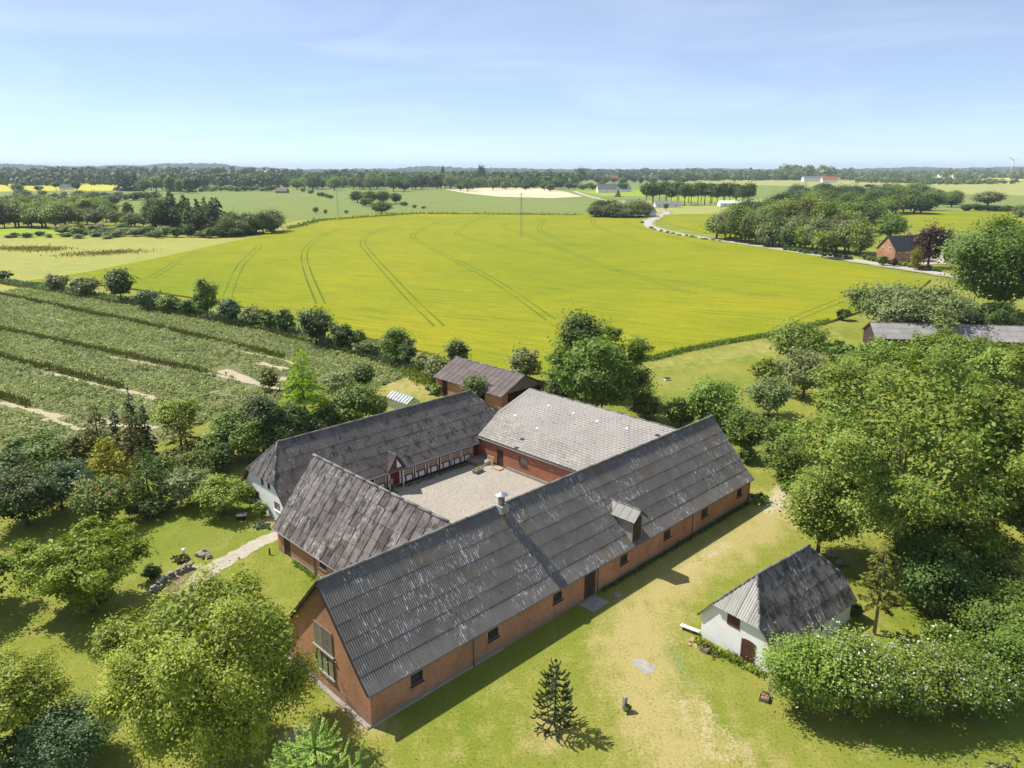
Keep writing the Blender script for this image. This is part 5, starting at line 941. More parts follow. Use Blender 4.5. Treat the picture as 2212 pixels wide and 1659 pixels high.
# -- left: young wood, scrub and tall spruces beyond the meadow
grove('woodland_tree', 'bright young tree in the wood at the left beyond the meadow', [(-30,470),(110,468),(240,462)], 30, (30,44), (34,48), Br('ash','walnut','ash','mid'), 1, 6)
grove('woodland_tree', 'front row tree of the wood at the left beyond the meadow', [(-20,490),(60,492),(150,490)], 12, (38,56), (50,66), Br('mid','ash','olive') + Bu('dark','mid'), 2, 3)
grove('woodland_tree', 'low dark tree at the back of the left wood', [(-20,448),(160,440),(250,446)], 22, (24,38), (22,32), Br('mid','dark','bluegreen'), 3, 4)
grove('scrub_tree', 'olive scrub tree between left wood and tall spruces', [(150,486),(240,482),(320,490)], 10, (30,48), (28,42), Br('olive','mid','larch'), 4, 5)
grove('scrub_bush', 'grey green scrub bush at the edge of the tan meadow', [(130,503),(240,506),(360,510)], 22, (22,42), (12,24), Bu('willow','mid','bluegreen','willow'), 5, 5, 'shrub')
grove('meadow_bush', 'low bush standing along the tan meadow edge at far left', [(5,512),(90,512),(260,514)], 11, (16,30), (7,14), Bu('willow','mid','bluegreen'), 6, 2.5, 'shrub')
grove('spruce_tree', 'tall dark spruce in the cluster behind the tan meadow', [(328,500),(400,504),(478,506)], 15, (38,52), (66,88), [('conifer','spruce'),('conifer','spruce'),('broad','dark')], 7, 5)
grove('leafy_tree', 'leafy tree right of the spruce cluster behind the meadow', [(478,508),(540,505),(600,500)], 13, (34,54), (34,62), Br('dark','mid','willow'), 8, 4)
grove('edge_bush', 'bush at the foot of the spruce cluster', [(350,512),(420,514),(560,508)], 9, (26,44), (16,34), Bu('willow','dark','mid'), 9, 2, 'shrub')
mid_tree('birch', 'leaning sparse tree standing alone left of the spruces', 278, 478, 34, 432, 'tall', 'olive')
grove('hedge_tree', 'dark clipped hedge tree along the green field at left', [(172,430),(250,432),(340,432)], 12, (18,30), (15,21), Bu('dark','dark','mid'), 10, 1.5)
grove('field_tree', 'dark tree in the belt behind the left green field', [(255,410),(340,414),(430,416)], 16, (22,36), (28,44), Br('mid','dark','ash') + [('conifer','spruce')], 11, 4)
grove('plantation_tree', 'small tree in the low belt right of the left green field', [(430,414),(520,412),(606,414)], 16, (14,24), (9,15), Bu('mid','dark'), 12, 2)
for x, yb, w, yt, kd, lf, lab in [(40,420,36,392,'broad','dark','round tree in the yellow field at far left'),(50,430,44,404,'broad','mid','larger tree below the yellow field at far left'),(84,412,26,398,'bush','mid','bush before the yellow field farm'),(122,412,24,391,'stem','dark','dark tree left of the yellow field farmhouse'),(166,412,26,386,'broad','dark','dark tree right of the yellow field farmhouse'),(52,396,22,380,'broad','dark','small tree at the back of the yellow field'),(72,397,20,378,'broad','dark','dark tree at the back of the yellow field'),(140,430,18,412,'stem','willow','thin single tree near the hedge at left'),(92,424,24,408,'broad','mid','round bush left of the thin single tree'),
        (592,400,32,366,'broad','dark','round dark tree on the skyline belt left of centre'),(566,404,36,370,'broad','dark','dark tree at the edge of the far belt'),(682,460,18,444,'bush','mid','small tree in front of the green field'),(703,462,12,450,'bush','mid','small bush right of the small tree'),(748,461,14,452,'bush','willow','pale bush left of the field copse'),
        (772,438,40,407,'broad','dark','dark tree at the left of the field copse'),(800,442,46,405,'broad','mid','tall tree at the back of the field copse'),(828,442,44,404,'broad','mid','middle tree of the field copse'),(855,440,36,412,'broad','dark','right hand tree of the field copse'),(790,446,36,424,'bush','mid','bush at the lower left of the field copse'),(824,461,70,429,'bush','mid','large round bush at the front of the field copse'),(872,445,26,434,'bush','dark','small bush right of the field copse'),(895,450,16,440,'bush','mid','bush trailing right of the field copse'),(915,451,14,444,'bush','mid','last little bush right of the field copse'),
        (1040,400,28,354,'tall','dark','tall dark poplar rising above the far belt'),(1255,398,34,360,'tall','poplar','tall pale poplar on the skyline right of centre'),(1335,425,18,410,'conifer','spruce','small spruce beside the road copse'),(1438,458,14,438,'stem','mid','lone small tree beside the road bend'),(1776,558,66,493,'stem','ash','light green tree with bare trunk beside the road'),(1856,552,74,488,'broad','lime','yellow green tree left of the brick house'),(1922,520,80,450,'broad','ash','bright green tree behind the brick house'),(1935,545,30,500,'broad','mid','small tree beside the brick house gable'),
        (2004,578,86,466,'broad','copper','dark purple copper beech beside the brick house'),(2043,580,28,488,'tall','thuja','dark columnar thuja right of the copper beech'),(1976,584,40,530,'tall','gold','golden round conifer in the brick house garden'),(1905,574,32,548,'bush','mid','green bush in front of the brick house'),(1930,577,20,553,'bush','copper','dark red bush in front of the brick house'),(1878,407,32,396,'broad','copper','left purple tree on the pale field edge'),(1917,406,26,395,'broad','copper','right purple tree on the pale field edge'),(1980,416,62,392,'broad','walnut','large bright round tree above the right wood'),(1545,392,20,370,'broad','dark','round tree before the far hills'),(1485,392,22,370,'broad','dark','dark round tree beside the far village'),(1350,395,12,366,'conifer','spruce','slim far spruce right of the village'),(1340,396,12,369,'conifer','spruce','slim far spruce left of its twin'),(2133,445,80,406,'broad','willow','silvery tree at the right beyond the barley'),(2205,470,60,440,'bush','willow','silvery bush at the right edge beyond the barley')]:
    mid_tree('field_tree' if 'bush' not in lab else 'field_bush', lab, x, yb, w, yt, kd, lf, 'tree' if 'bush' not in lab else 'shrub')
grove('field_hedge_bush', 'round bush in the row crossing the far green field', [(652,414),(690,424),(718,431)], 7, (11,18), (8,12), Bu('mid','dark'), 13, 1, 'shrub')
grove('belt_tree', 'tree of the far belt behind the green field left of centre', [(640,408),(740,408),(835,406)], 18, (24,40), (22,40), Br('mid','dark','ash'), 14, 4)
grove('belt_tree', 'tree of the far belt below the church spire', [(838,410),(960,409),(1100,408)], 24, (22,36), (20,40), Br('dark','mid','dark','willow'), 15, 5)
grove('belt_tree', 'tree of the far belt around the grey roofed farm', [(1110,408),(1240,411),(1360,412)], 18, (18,30), (14,24), Br('dark','mid','dark'), 16, 4)
grove('linden', 'dark linden in the long row with bare trunks', [(1388,442),(1500,443),(1625,447)], 17, (34,42), (44,54), [('stem','dark'),('stem','mid')], 17, 1.5, 'tree', 'row of lindens', True)
grove('linden', 'dark linden in the second row behind the first', [(1400,436),(1520,438),(1630,441)], 9, (32,40), (42,48), [('stem','dark')], 18, 1.5, 'tree', 'row of lindens', True)
grove('road_copse_tree', 'leafy tree in the copse at the road bend', [(1280,468),(1330,470),(1395,468)], 16, (34,56), (24,48), Br('ash','mid','dark','willow','olive'), 19, 3)
grove('village_tree', 'dark tree around the far village right of centre', [(1280,396),(1400,396),(1480,394)], 14, (16,26), (12,22), Br('dark','mid'), 20, 3)
grove('right_wood_tree', 'front tree of the large wood left of the brick house', [(1545,514),(1640,528),(1740,540),(1850,548)], 26, (44,66), (56,92), Br('mid','willow','ash','dark','willow'), 21, 4)
grove('right_wood_tree', 'inner tree of the large wood left of the brick house', [(1580,500),(1700,500),(1850,505),(1900,500)], 24, (46,66), (56,82), Br('mid','dark','ash','olive'), 22, 8)
grove('right_wood_tree', 'back tree of the large wood above the brick house', [(1620,470),(1760,462),(1900,462),(2010,462)], 30, (40,62), (38,60), Br('mid','dark','ash','dark'), 23, 8)
grove('right_wood_tree', 'far tree of the large wood below the pale field', [(1690,440),(1800,432),(1950,430),(2070,448)], 30, (34,54), (26,40), Br('mid','dark','ash','bluegreen'), 24, 5)
grove('boundary_bush', 'bush along the field boundary at the right beyond the barley', [(2080,455),(2150,456),(2230,456)], 9, (24,40), (12,20), Bu('dark','mid'), 25, 2, 'shrub')
grove('roadside_hedge_bush', 'low hedge bush along the road before the brick house', [(1862,560),(1930,573),(2035,590)], 16, (16,22), (11,15), Bu('mid','ash'), 26, 1, 'shrub', None, True)
grove('roadside_hedge_bush', 'clipped hedge bush along the road left of the driveway', [(1690,540),(1770,552),(1842,562)], 14, (14,18), (9,12), Bu('mid'), 27, .8, 'shrub', None, True)
grove('verge_bush', 'low green bush on the verge where the road bends', [(1385,482),(1410,497),(1470,510),(1560,524)], 14, (8,14), (4,7), Bu('mid','ash'), 28, 1, 'shrub')
# far woods: masses
wood('far_wood', 'dark wood stretching along the skyline at the left', [(-300,391,620,393,760,(14,28),(14,27),7), (-300,402,330,398,60,(14,24),(12,20),3), (330,398,620,402,120,(14,24),(14,24),4)], 1)
wood('far_wood', 'wood along the skyline in the middle of the picture', [(620,397,1240,400,640,(13,25),(13,27),6), (1060,404,1200,404,60,(8,14),(10,16),2), (1240,385,1760,385,380,(12,22),(8,17),5)], 2)
wood('far_wood', 'wood along the skyline at the right', [(1480,390,1780,387,120,(12,20),(12,20),2), (1690,386,1800,386,70,(16,26),(16,28),3), (1760,384,2500,380,330,(10,20),(8,16),6), (1850,393,2110,396,90,(9,16),(7,12),2), (1990,398,2500,394,90,(9,16),(6,10),1.5)], 3)
# -- nursery: low shrubs in beds, upright thujas in rows
def inside(poly, X_, Y_):
    c = np.zeros(X_.shape, bool); n = len(poly); j = n - 1
    for i in range(n):
        xi, yi = poly[i]; xj, yj = poly[j]; c ^= ((yi > Y_) != (yj > Y_)) & (X_ < (xj - xi)*(Y_ - yi)/(yj - yi + 1e-12) + xi); j = i
    return c
rg = np.random.default_rng(5); NP = px(NURS); nx0, nx1 = -150, min(-8, max(q[0] for q in NP)); ny0, ny1 = min(q[1] for q in NP), max(q[1] for q in NP)
n0 = 74000; XX, YY = rg.uniform(nx0, nx1, n0), rg.uniform(ny0, ny1, n0); ROWS = [[(-120,590),(0,614),(300,664),(590,722),(760,768),(880,803)], [(-120,612),(0,638),(300,700),(590,768),(612,775)], [(-120,688),(0,714),(240,764),(443,808)], [(-120,742),(0,773),(140,808),(264,840)], [(-60,842),(0,858),(64,880)], [(450,905),(560,862),(620,842)]]
BARE = [([(230,770),(443,806),(620,845)], 1.5), ([(100,805),(264,843),(340,862)], 2.0), ([(0,870),(64,885),(130,902)], 2.2), ([(480,800),(560,830),(610,815)], 4.2), ([(520,760),(612,778),(640,790)], 1.1), ([(340,880),(450,850),(500,842)], 1.2), ([(190,910),(330,930)], 4.0), ([(0,664),(60,676),(160,700)], .8), ([(560,785),(620,800)], 2.6), ([(100,905),(180,930)], 2.0)]
keep = inside(NP, XX, YY)
for ib, (pts, w) in enumerate(BARE): ribbon('bare_soil', pts, w*.6, 'bare_soil', .05 + .006*ib, wob=.9)
for i, r_ in enumerate(ROWS): keep &= seg_dist(XX, YY, px(r_)) > (.75 if i < 5 else .6)
wob = np.sin(XX*.31 + 2*np.sin(YY*.17)) + np.sin(YY*.43 + 1.3*np.sin(XX*.23)) + np.sin(XX*.9 + YY*.7)*.6
for pts, w in BARE: keep &= seg_dist(XX, YY, px(pts)) > w*.45*(1 + .4*wob)
keep &= (wob > -1.75) | (rg.random(n0) < .35); XX, YY = XX[keep], YY[keep]; m_ = 7; n1 = len(XX); hh = rg.uniform(.35, .8, n1)*(1 + .15*wob[keep])
C = np.repeat(np.stack([XX, YY, 0*XX], 1), m_, 0) + rg.normal(size=(n1*m_, 3))*np.array([.20, .20, 0]); C[:,2] = .05 + np.repeat(hh, m_)*rg.uniform(.35, 1.0, n1*m_)
N = unit(rg.normal(size=C.shape)*.6 + np.array([0,0,.8])); tag(link('nursery_shrubs', leaf_mesh('nursery_shrubs', rg, C, N, .34, np.clip(.5 + .18*np.repeat(wob[keep], m_) + rg.uniform(-.3,.3,n1*m_), 0, 1), MAT['leaf_nursery'], .75)), 'low green nursery shrubs planted in wide beds at the left', 'shrubs', kind='stuff')
def thuja_mesh(seed, n=34):
    rg = np.random.default_rng(seed); t = rg.uniform(0, 1, n)**1.2; a = rg.uniform(0, 6.28, n); r = .20*(1 - t)**.75 + .015; C = np.stack([np.cos(a)*r, np.sin(a)*r, .04 + t*.95], 1); o = np.stack([np.cos(a), np.sin(a), 0*a + .25], 1)
    return leaf_mesh('thuja', rg, C, unit(o + rg.normal(size=o.shape)*.25), .30, rg.random(n), MAT['leaf_thuja'], .5, np.tile([0,0,1.], (n,1)) + rg.normal(size=o.shape)*.2)
TH = [thuja_mesh(i) for i in range(4)]; spots = []
for i, r_ in enumerate(ROWS):
    P = [Vector((*q, 0)) for q in px(r_)]
    for a, b in zip(P, P[1:]):
        L = (b - a).length; d = (b - a)/L; nrm = Vector((-d.y, d.x, 0)); lanes = (-.35, .35) if i in (1,2,3,4) else (0,)
        for ln in lanes:
            s = 0
            while s < L:
                if _rt.random() < (.97 if i != 5 else .6): spots.append((a + d*s + nrm*(ln + _rt.uniform(-.08,.08)), _rt.uniform(.85, 1.3)*(1 if i != 5 else .7)))
                s += _rt.uniform(.42, .6)
spots = [q for q in spots if q[0].x > -q[0].y*.72]; spots.sort(key=lambda q: q[0].y)
for P, h in spots[:290]:
    o = link('young_thuja', _rt.choice(TH), None, P, (0, 0, _rt.uniform(0, 6.28))); o.scale = (1, 1, h); tag(o, 'young upright thuja planted in a nursery row', 'conifer', 'young thujas in the nursery rows')
Vs, Qs, At = [], [], []; b = 0
for P, h in spots[290:]:
    me = _rt.choice(TH); co = np.zeros(len(me.vertices)*3); me.vertices.foreach_get('co', co); co = co.reshape(-1,3)*np.array([1,1,h]) + np.array([P.x, P.y, 0]); Vs.append(co); at_ = np.zeros(len(co)); me.attributes['v'].data.foreach_get('value', at_); At.append(at_)
if Vs: V = np.concatenate(Vs); tag(link('thuja_rows', np_mesh('thuja_rows', V, np.arange(len(V)).reshape(-1,4), MAT['leaf_thuja'], np.concatenate(At))), 'farther rows of young thujas crossing the nursery field', 'conifers', kind='stuff')
def tufts(name, label, pts, n, width, size, leaf, seed, world=False, up=.9, cat='grass'):
    rg = np.random.default_rng(seed); W_ = [tuple(q) for q in pts] if world else px(pts); L = [0]
    for a, b in zip(W_, W_[1:]): L.append(L[-1] + math.hypot(b[0]-a[0], b[1]-a[1]))
    s = rg.uniform(0, L[-1], n); x = np.interp(s, L, [q[0] for q in W_]) + rg.normal(size=n)*width; y = np.interp(s, L, [q[1] for q in W_]) + rg.normal(size=n)*width; z = np.abs(rg.normal(size=n))*size*.45
    T = np.stack([rg.normal(size=n)*.35, rg.normal(size=n)*.35, np.full(n, up)], 1); C = np.stack([x, y, z + size*.3], 1); N = unit(np.stack([rg.normal(size=n), rg.normal(size=n), np.full(n, .5)], 1))
    return tag(link(name, leaf_mesh(name, rg, C, N, size, rg.random(n), MAT['leaf_' + leaf], .4, T)), label, cat, kind='stuff')
tufts('grass_bank', 'rough grass bank between the barley and the mown lawn', [(1400,778),(1470,760),(1560,742),(1680,722),(1790,695)], 9000, .55, .5, 'mid', 1)
tufts('wall_grass', 'rough grass at the foot of the barn wall', [tuple(F(u, -.25)[:2]) for u in (23.5, 30, 40, 49)], 2600, .14, .22, 'dark', 2, True)
tufts('wall_grass', 'rough grass at the foot of the left brick wing', [tuple(F(7.1, v)[:2]) for v in (11, 18, 23)], 1300, .14, .25, 'ash', 3, True)
tufts('wall_grass', 'weeds at the foot of the white cottage', [tuple((F(23.15, -9.8))[:2]), tuple(F(22.9, -15.5)[:2])], 900, .16, .3, 'lime', 4, True)
tufts('meadow_reeds', 'tall tan reeds standing in the meadow at the left', [(10,538),(120,541)], 1500, 4.5, .9, 'reed', 5)
tufts('meadow_reeds', 'second patch of tan reeds in the meadow', [(150,552),(290,545)], 1300, 5.0, .8, 'reed', 6)
tufts('rough_verge', 'rough grass verge along the near side of the nursery', [(880,800),(940,830)], 2500, 1.2, .6, 'ash', 7)
tufts('rough_verge', 'rough grass strip under the field hedgerow', [(0,608),(300,655),(620,715),(870,790)], 9000, 1.0, .8, 'bluegreen', 8)
tufts('rough_verge', 'rough grass at the top edge of the barley', [(620,497),(690,478),(900,463),(1250,466)], 2500, 2.0, 1.4, 'mid', 9)
tufts('yard_weeds', 'dark weeds along the foot of the farmhouse wall', [tuple(F(u, 29.75)[:2]) for u in (17, 25, 35)], 2200, .28, .16, 'dark', 10, True)

# short grass standing over the lawn near the camera
rg = np.random.default_rng(31); n0 = 34000; xx, yy = rg.uniform(-34, 38, n0), 34 + 42*rg.random(n0)**1.3; du, dv_ = xx - FO.x, yy - FO.y; uu, vv = du*UX.x + dv_*UX.y, du*UY.x + dv_*UY.y
ok = ~((uu > -.6) & (uu < 49.8) & (vv > -.5) & (vv < 11)) & ~((uu > 6.8) & (uu < 37.5) & (vv > 10) & (vv < 31)) & ~((uu > 22.8) & (uu < 35.2) & (vv < -8.8) & (vv > -18)) & ~((uu > 20.3) & (uu < 23) & (vv > -2) & (vv < 0))
bl = np.exp(-(seg_dist(xx, yy, px([(1640,1130),(1500,1205),(1400,1290),(1370,1400),(1420,1520),(1480,1659)]))/3.2)**2); ok &= rg.random(n0) > bl*.8; xx, yy = xx[ok], yy[ok]; n1 = len(xx); sz = rg.uniform(.05, .105, n1)
C = np.stack([xx, yy, sz*.3], 1); N = unit(rg.normal(size=(n1,3))*np.array([.8,.8,.3]) + np.array([0,0,1.0])); T = np.stack([rg.normal(size=n1)*.6, rg.normal(size=n1)*.6, np.full(n1, .45)], 1)
tag(link('lawn_grass', leaf_mesh('lawn_grass', rg, C, N, sz, np.clip(rg.random(n1)*.8 + bl[ok]*.4, 0, 1), MAT['leaf_grass_tuft'], .55, T)), 'short grass blades growing across the front lawn', 'grass', kind='stuff')
# ------------------------------------------------------------------ single small things and far buildings
rgx = random.Random(5)
# monkey puzzle on the front lawn
def araucaria(P, H):
    e = empty('monkey_puzzle_tree', P, 0, 'small spiky monkey puzzle tree on the lawn before the barn', 'tree'); rg = random.Random(9); nrg = np.random.default_rng(9)
    m = MB(); m.tube([(0,0,-.05),(0.03,0,H*.5),(0,.02,H*.99)], [.075,.055,.025], 8); m.build('trunk', MAT['bark'], e, True); C, N, T, S = [], [], [], []; b = MB(); nw = 11
    def arm(p0, az, L, rise, r):
        pts = []; k = 9
        for i in range(k):
            s = i/(k-1); r_ = L*s; pts.append(Vector((p0[0] + math.cos(az)*r_, p0[1] + math.sin(az)*r_, p0[2] + rise*s*L - .30*L*math.sin(s*math.pi)*(1 if rise > -.2 else .3) + .38*L*max(0, s - .5)**1.5)))
        b.tube(pts, [r*.8] + [r]*(k-2) + [r*.5], 5)
        for i in range(k-1):
            d = (pts[i+1] - pts[i]).normalized()
            for j in range(5):
                q = pts[i].lerp(pts[i+1], rg.random()); o = Vector((rg.gauss(0,1), rg.gauss(0,1), rg.gauss(0,1))); o = (o - d*o.dot(d)).normalized(); C.append(q + o*(r + .02)); N.append((o.cross(d) + o*.2).normalized()); T.append(o + d*.9)
        return pts
    for w in range(nw):
        t = w/(nw-1); z = H*(.13 + .85*t); L0 = H*.34*min(1, .62 + 1.9*t)*(1 - t)**.62 + .06; nb = 5 if t < .85 else 4
        for j in range(nb):
            az = 6.283*j/nb + w*1.1 + rg.uniform(-.25,.25); rise = -.42 + .95*t + rg.uniform(-.1,.1) if t > .12 else -.75; L = L0*rg.uniform(.82,1.08); pts = arm((0,0,z), az, L, rise, .036)
            if L > .5:
                for q, da in ((4,.5),(4,-.5),(6,.4),(6,-.4))[:3 if L > .7 else 1]: p_ = pts[q]; arm(tuple(p_), az + da + rg.uniform(-.1,.1), L*.40, rise*.4 + .3, .034)
    b.build('branches', MAT['leaf_araucaria'], e, True); A = lambda q: np.array([tuple(v) for v in q])
    link('needles', leaf_mesh('needles', nrg, A(C), unit(A(N)), .085, nrg.random(len(C)), MAT['leaf_araucaria'], .4, A(T)), e)
Pa = G(1198, 1571); araucaria(Pa, z_at(Pa, 1424))
# tall spruce right under the camera: only its tip with fresh shoots is in view
def spruce_tip(P, H, R):
    e = empty('tall_spruce', P, 0, 'tip of a tall spruce with pale fresh shoots in the foreground', 'conifer'); rg = random.Random(4); nrg = np.random.default_rng(4)
    m = MB(); m.tube([(0,0,-.2),(0,0,H*.6),(0,0,H)], [.34,.2,.02], 8); m.build('trunk', MAT['bark'], e, True)
    pts, N, tone, T = conifer_points(nrg, R*2.0, H*.86, 16000, .3, .75, .1, .5); link('crown', leaf_mesh('crown', nrg, pts, N, .32, tone, MAT['leaf_spruce'], .4, T), e)
    C, Nn, Tt, b = [], [], [], MB()
    def shoot(p0, d, L, r):
        d = Vector(d).normalized(); pts_ = [Vector(p0) + d*(L*i/5) + Vector((0,0,.22*L*(i/5)**2)) for i in range(6)]; b.tube(pts_, [r,r,r,r*.95,r*.85,r*.4], 6)
        for i in range(5):
            for j in range(12):
                q = pts_[i].lerp(pts_[i+1], rg.random()); o = Vector((rg.gauss(0,1),rg.gauss(0,1),rg.gauss(0,1))); o = (o - d*o.dot(d)).normalized(); C.append(q + o*r); Nn.append((o.cross(d)).normalized() + o*.3); Tt.append(o + d*1.2)
    for w in range(11):
        z = H - .15 - w*.36; Lw = .35 + w*.20
        for j in range(7 + w//2):
            az = rg.uniform(0, 6.283); L = Lw*rg.uniform(.75,1.2); br = Vector((math.cos(az), math.sin(az), .18 - .03*w)); p1 = Vector((0,0,z)) + br*L; b.tube([(0,0,z), tuple(p1)], [.03,.018], 5)
            for s in np.linspace(.3, 1.0, 3 + w//2):
                q = Vector((0,0,z)) + br*L*s
                for sd in (-1, 1): a2 = az + sd*rg.uniform(.5,.95); shoot(q, (math.cos(a2), math.sin(a2), rg.uniform(-.1,.3)), rg.uniform(.14,.26), .017)
            shoot(p1, (math.cos(az), math.sin(az), rg.uniform(.15,.9)), rg.uniform(.22,.42), .020)
            if rg.random() < .3: shoot(p1*.7 + Vector((0,0,z))*.3, (math.cos(az)*.25, math.sin(az)*.25, 1), rg.uniform(.28,.5), .018)
    for j in range(3): shoot((0,0,H - .1), (rg.uniform(-.2,.2), rg.uniform(-.2,.2), 1), .55, .028)
    A = lambda q: np.array([tuple(v) for v in q]); b.build('shoots', MAT['leaf_shoot'], e, True)
    link('needles', leaf_mesh('needles', nrg, A(C), unit(A(Nn)), .06, nrg.random(len(C)), MAT['leaf_shoot'], .25, A(Tt)), e)
St = G(678, 1604, 24.6); spruce_tip(Vector((St.x, St.y, 0)), 24.6, 1.6)
St2 = G(800, 1612, 23.0); 
# stone gate pillar on the lawn
def thing_box(name, label, cat, P, rz=0.0): return empty(name, P, rz, label, cat)
P = G(1349, 1533); gp = thing_box('stone_post', 'weathered square stone post standing on the lawn', 'post', P, .5); m = MB(); m.add([(-.13,-.13,-.1),(.13,-.13,-.1),(.13,.13,-.1),(-.13,.13,-.1),(-.12,-.12,1.0),(.12,-.12,1.0),(.12,.12,.98),(-.12,.12,.98)], [(3,2,1,0),(4,5,6,7),(0,1,5,4),(1,2,6,5),(2,3,7,6),(3,0,4,7)]); m.build('shaft', MAT['stone'], gp); m = MB(); m.box(-.14,.14,-.14,.14,.995,1.05); m.build('cap', MAT['concrete'], gp)
near_broad('post_weeds', 'weeds growing around the stone post', 1354, 1537, 22, 1519, 'mid', 301, base=0, nl=5, cat='plant', leafpx=2.0)
# door slab, drain cover
m = MB(); m.box(-1.05,1.05,-.8,.8,-.05,.06); tag(m.build('door_slab', MAT['concrete'], None, False, F(21.6,-.95), (0,0,FA)), 'flat grey concrete slab before the brown barn door', 'slab')
m = MB(); m.lathe((0,0,0), [(.34,-.05),(.34,.035),(.30,.04)], 18); tag(m.build('drain_cover', MAT['concrete'], None, False, F(24.1,-1.5)), 'round concrete drain cover in the grass beside the slab', 'drain cover')
# courtyard things
tr = empty('planter_trough', F(33.8, 27.0), FA + .15, 'grey stone trough planter with green plants in the courtyard', 'planter'); m = MB(); m.add([(-.62,-.28,0),(.62,-.28,0),(.62,.28,0),(-.62,.28,0),(-.75,-.36,.46),(.75,-.36,.46),(.75,.36,.46),(-.75,.36,.46)], [(3,2,1,0),(0,1,5,4),(1,2,6,5),(2,3,7,6),(3,0,4,7)]); m.add([(-.75,-.36,.46),(.75,-.36,.46),(.75,.36,.46),(-.75,.36,.46),(-.67,-.28,.46),(.67,-.28,.46),(.67,.28,.46),(-.67,.28,.46),(-.67,-.28,.36),(.67,-.28,.36),(.67,.28,.36),(-.67,.28,.36)], [(0,1,5,4),(1,2,6,5),(2,3,7,6),(3,0,4,7),(4,5,9,8),(5,6,10,9),(6,7,11,10),(7,4,8,11),(8,9,10,11)]); m.build('trough', MAT['concrete'], tr)
nr = np.random.default_rng(8); C = nr.normal(size=(260,3))*np.array([.3,.12,.06]) + np.array([0,0,.52]); link('plants', leaf_mesh('plants', nr, C, unit(nr.normal(size=C.shape) + np.array([0,0,.8])), .13, nr.random(260), MAT['leaf_walnut'], .4), tr)
pl = empty('wooden_pallet', F(36.62, 27.75), FA, 'pale wooden pallet leaning on the red brick wall', 'pallet'); tilt = Vector((.28, 0, 1.0)).normalized()
for i in range(6): m = MB(); c0 = Vector((0, -.52 + .205*i, 0)); m.obox(c0 + tilt*.6 - Vector((.3,0,0)), tilt*.6, Vector((0,.045,0)), tilt.cross(Vector((0,1,0)))*.012); m.build('slat', MAT['pale_wood'], pl)
for t in (.1,.6,1.1): m = MB(); m.obox(Vector((-.27,0,0)) + tilt*t, tilt*.05, Vector((0,.58,0)), tilt.cross(Vector((0,1,0)))*.03); m.build('cross_slat', MAT['pale_wood'], pl)
for i, (u, v, w, d) in enumerate(((36.25,26.45,.5,.35),(36.2,25.75,.45,.3))): m = MB(); m.box(-w,w,-d,d,-.02,.13 + .02*i); tag(m.build('door_step', MAT['pale_wood'] if i else MAT['concrete'], None, False, F(u,v), (0,0,FA + .1)), ['flat stone step below the brown yard door','second step slab right of the first below the yard door'][i], 'step')
sp_ = empty('stone_steps', F(36.0, 29.3), FA, 'weathered stone steps with arched side before the red back door', 'steps')
for i in range(4): m = MB(); m.box(-1.1, .8, -1.5 + .32*i, .95, .15*i, .15*(i+1) - .003); m.build('tread', MAT['stone'], sp_)
m = MB(); m.lathe((.35,-1.2,0), [(.5,0),(.48,.3),(.35,.52),(.05,.62)], 14); m.build('cellar_hood', MAT['concrete'], sp_, True)
m = MB(); m.box(-.8,.8,-.55,.5,0,.14); tag(m.build('door_step', MAT['concrete'], None, False, F(24.1,29.3), (0,0,FA)), 'broad stone step before the red front door', 'step')
m = MB(); m.box(-.22,.22,-.07,.07,1.15,1.75); m.box(-.03,.03,-.03,.03,.03,1.149); lb = empty('letter_box', F(22.75,29.2), FA, 'grey letter box on a post left of the red front door', 'letter box'); m = MB(); m.box(-.22,.22,-.07,.07,1.15,1.75); m.build('box', MAT['gutter_grey'], lb); m = MB(); m.box(-.03,.03,-.03,.03,-.05,1.149); m.build('post', MAT['dark_iron'], lb)
# crates and boards by the cottage
def crate(label, P, rz, w, d, h, mat, fill, n):
    e = empty('wooden_crate', P, rz, label, 'crate')
    for s in (-1, 1):
        for i in range(2): z0 = .02 + h*.5*i; m = MB(); m.box(-w,w,s*d-.012,s*d+.012,z0,z0 + h*.42); m.build('side_slat', MAT[mat], e); m = MB(); m.box(s*w-.012,s*w+.012,-d+.014,d-.014,z0,z0 + h*.42); m.build('end_slat', MAT[mat], e)
    m = MB(); m.box(-w+.014,w-.014,-d+.014,d-.014,.0,.03); m.build('bottom', MAT[mat], e); mm = MB(); mm.lathe((0,0,0), [(.02,-.045),(.05,-.02),(.055,.01),(.03,.045)], 7); me = mm.mesh('potato', MAT[fill], True)
    for i in range(n): o = link('potato' if fill == 'potato' else 'log_end', me, e, (rgx.uniform(-w+.08,w-.08), rgx.uniform(-d+.08,d-.08), h*.5 + rgx.uniform(-.02,.08)), (rgx.uniform(0,3),rgx.uniform(0,3),rgx.uniform(0,3)))
crate('wooden crate with dark scraps beside the cottage wall', F(22.75,-10.9), FA + .05, .46, .32, .34, 'grey_wood', 'potato', 10); crate('small slatted crate filled with potatoes by the hedge', F(20.8,-16.65), FA + .3, .42, .30, .30, 'grey_wood', 'potato', 34)
m = MB(); m.obox((0,0,.32), Vector((.75,-.24,0)), Vector((.06,.17,0)), Vector((0,0,.03))); bd = empty('white_board_bench', F(23.9,-8.75), FA - 1.1, 'long white board resting on boxes at the cottage corner', 'board'); m.build('board', MAT['white_paint'], bd)
for x in (-.45,.4): m = MB(); m.box(x-.14,x+.14,-.3*x - .14,-.3*x + .14,0,.285); m.build('box', MAT['brown_paint'], bd)
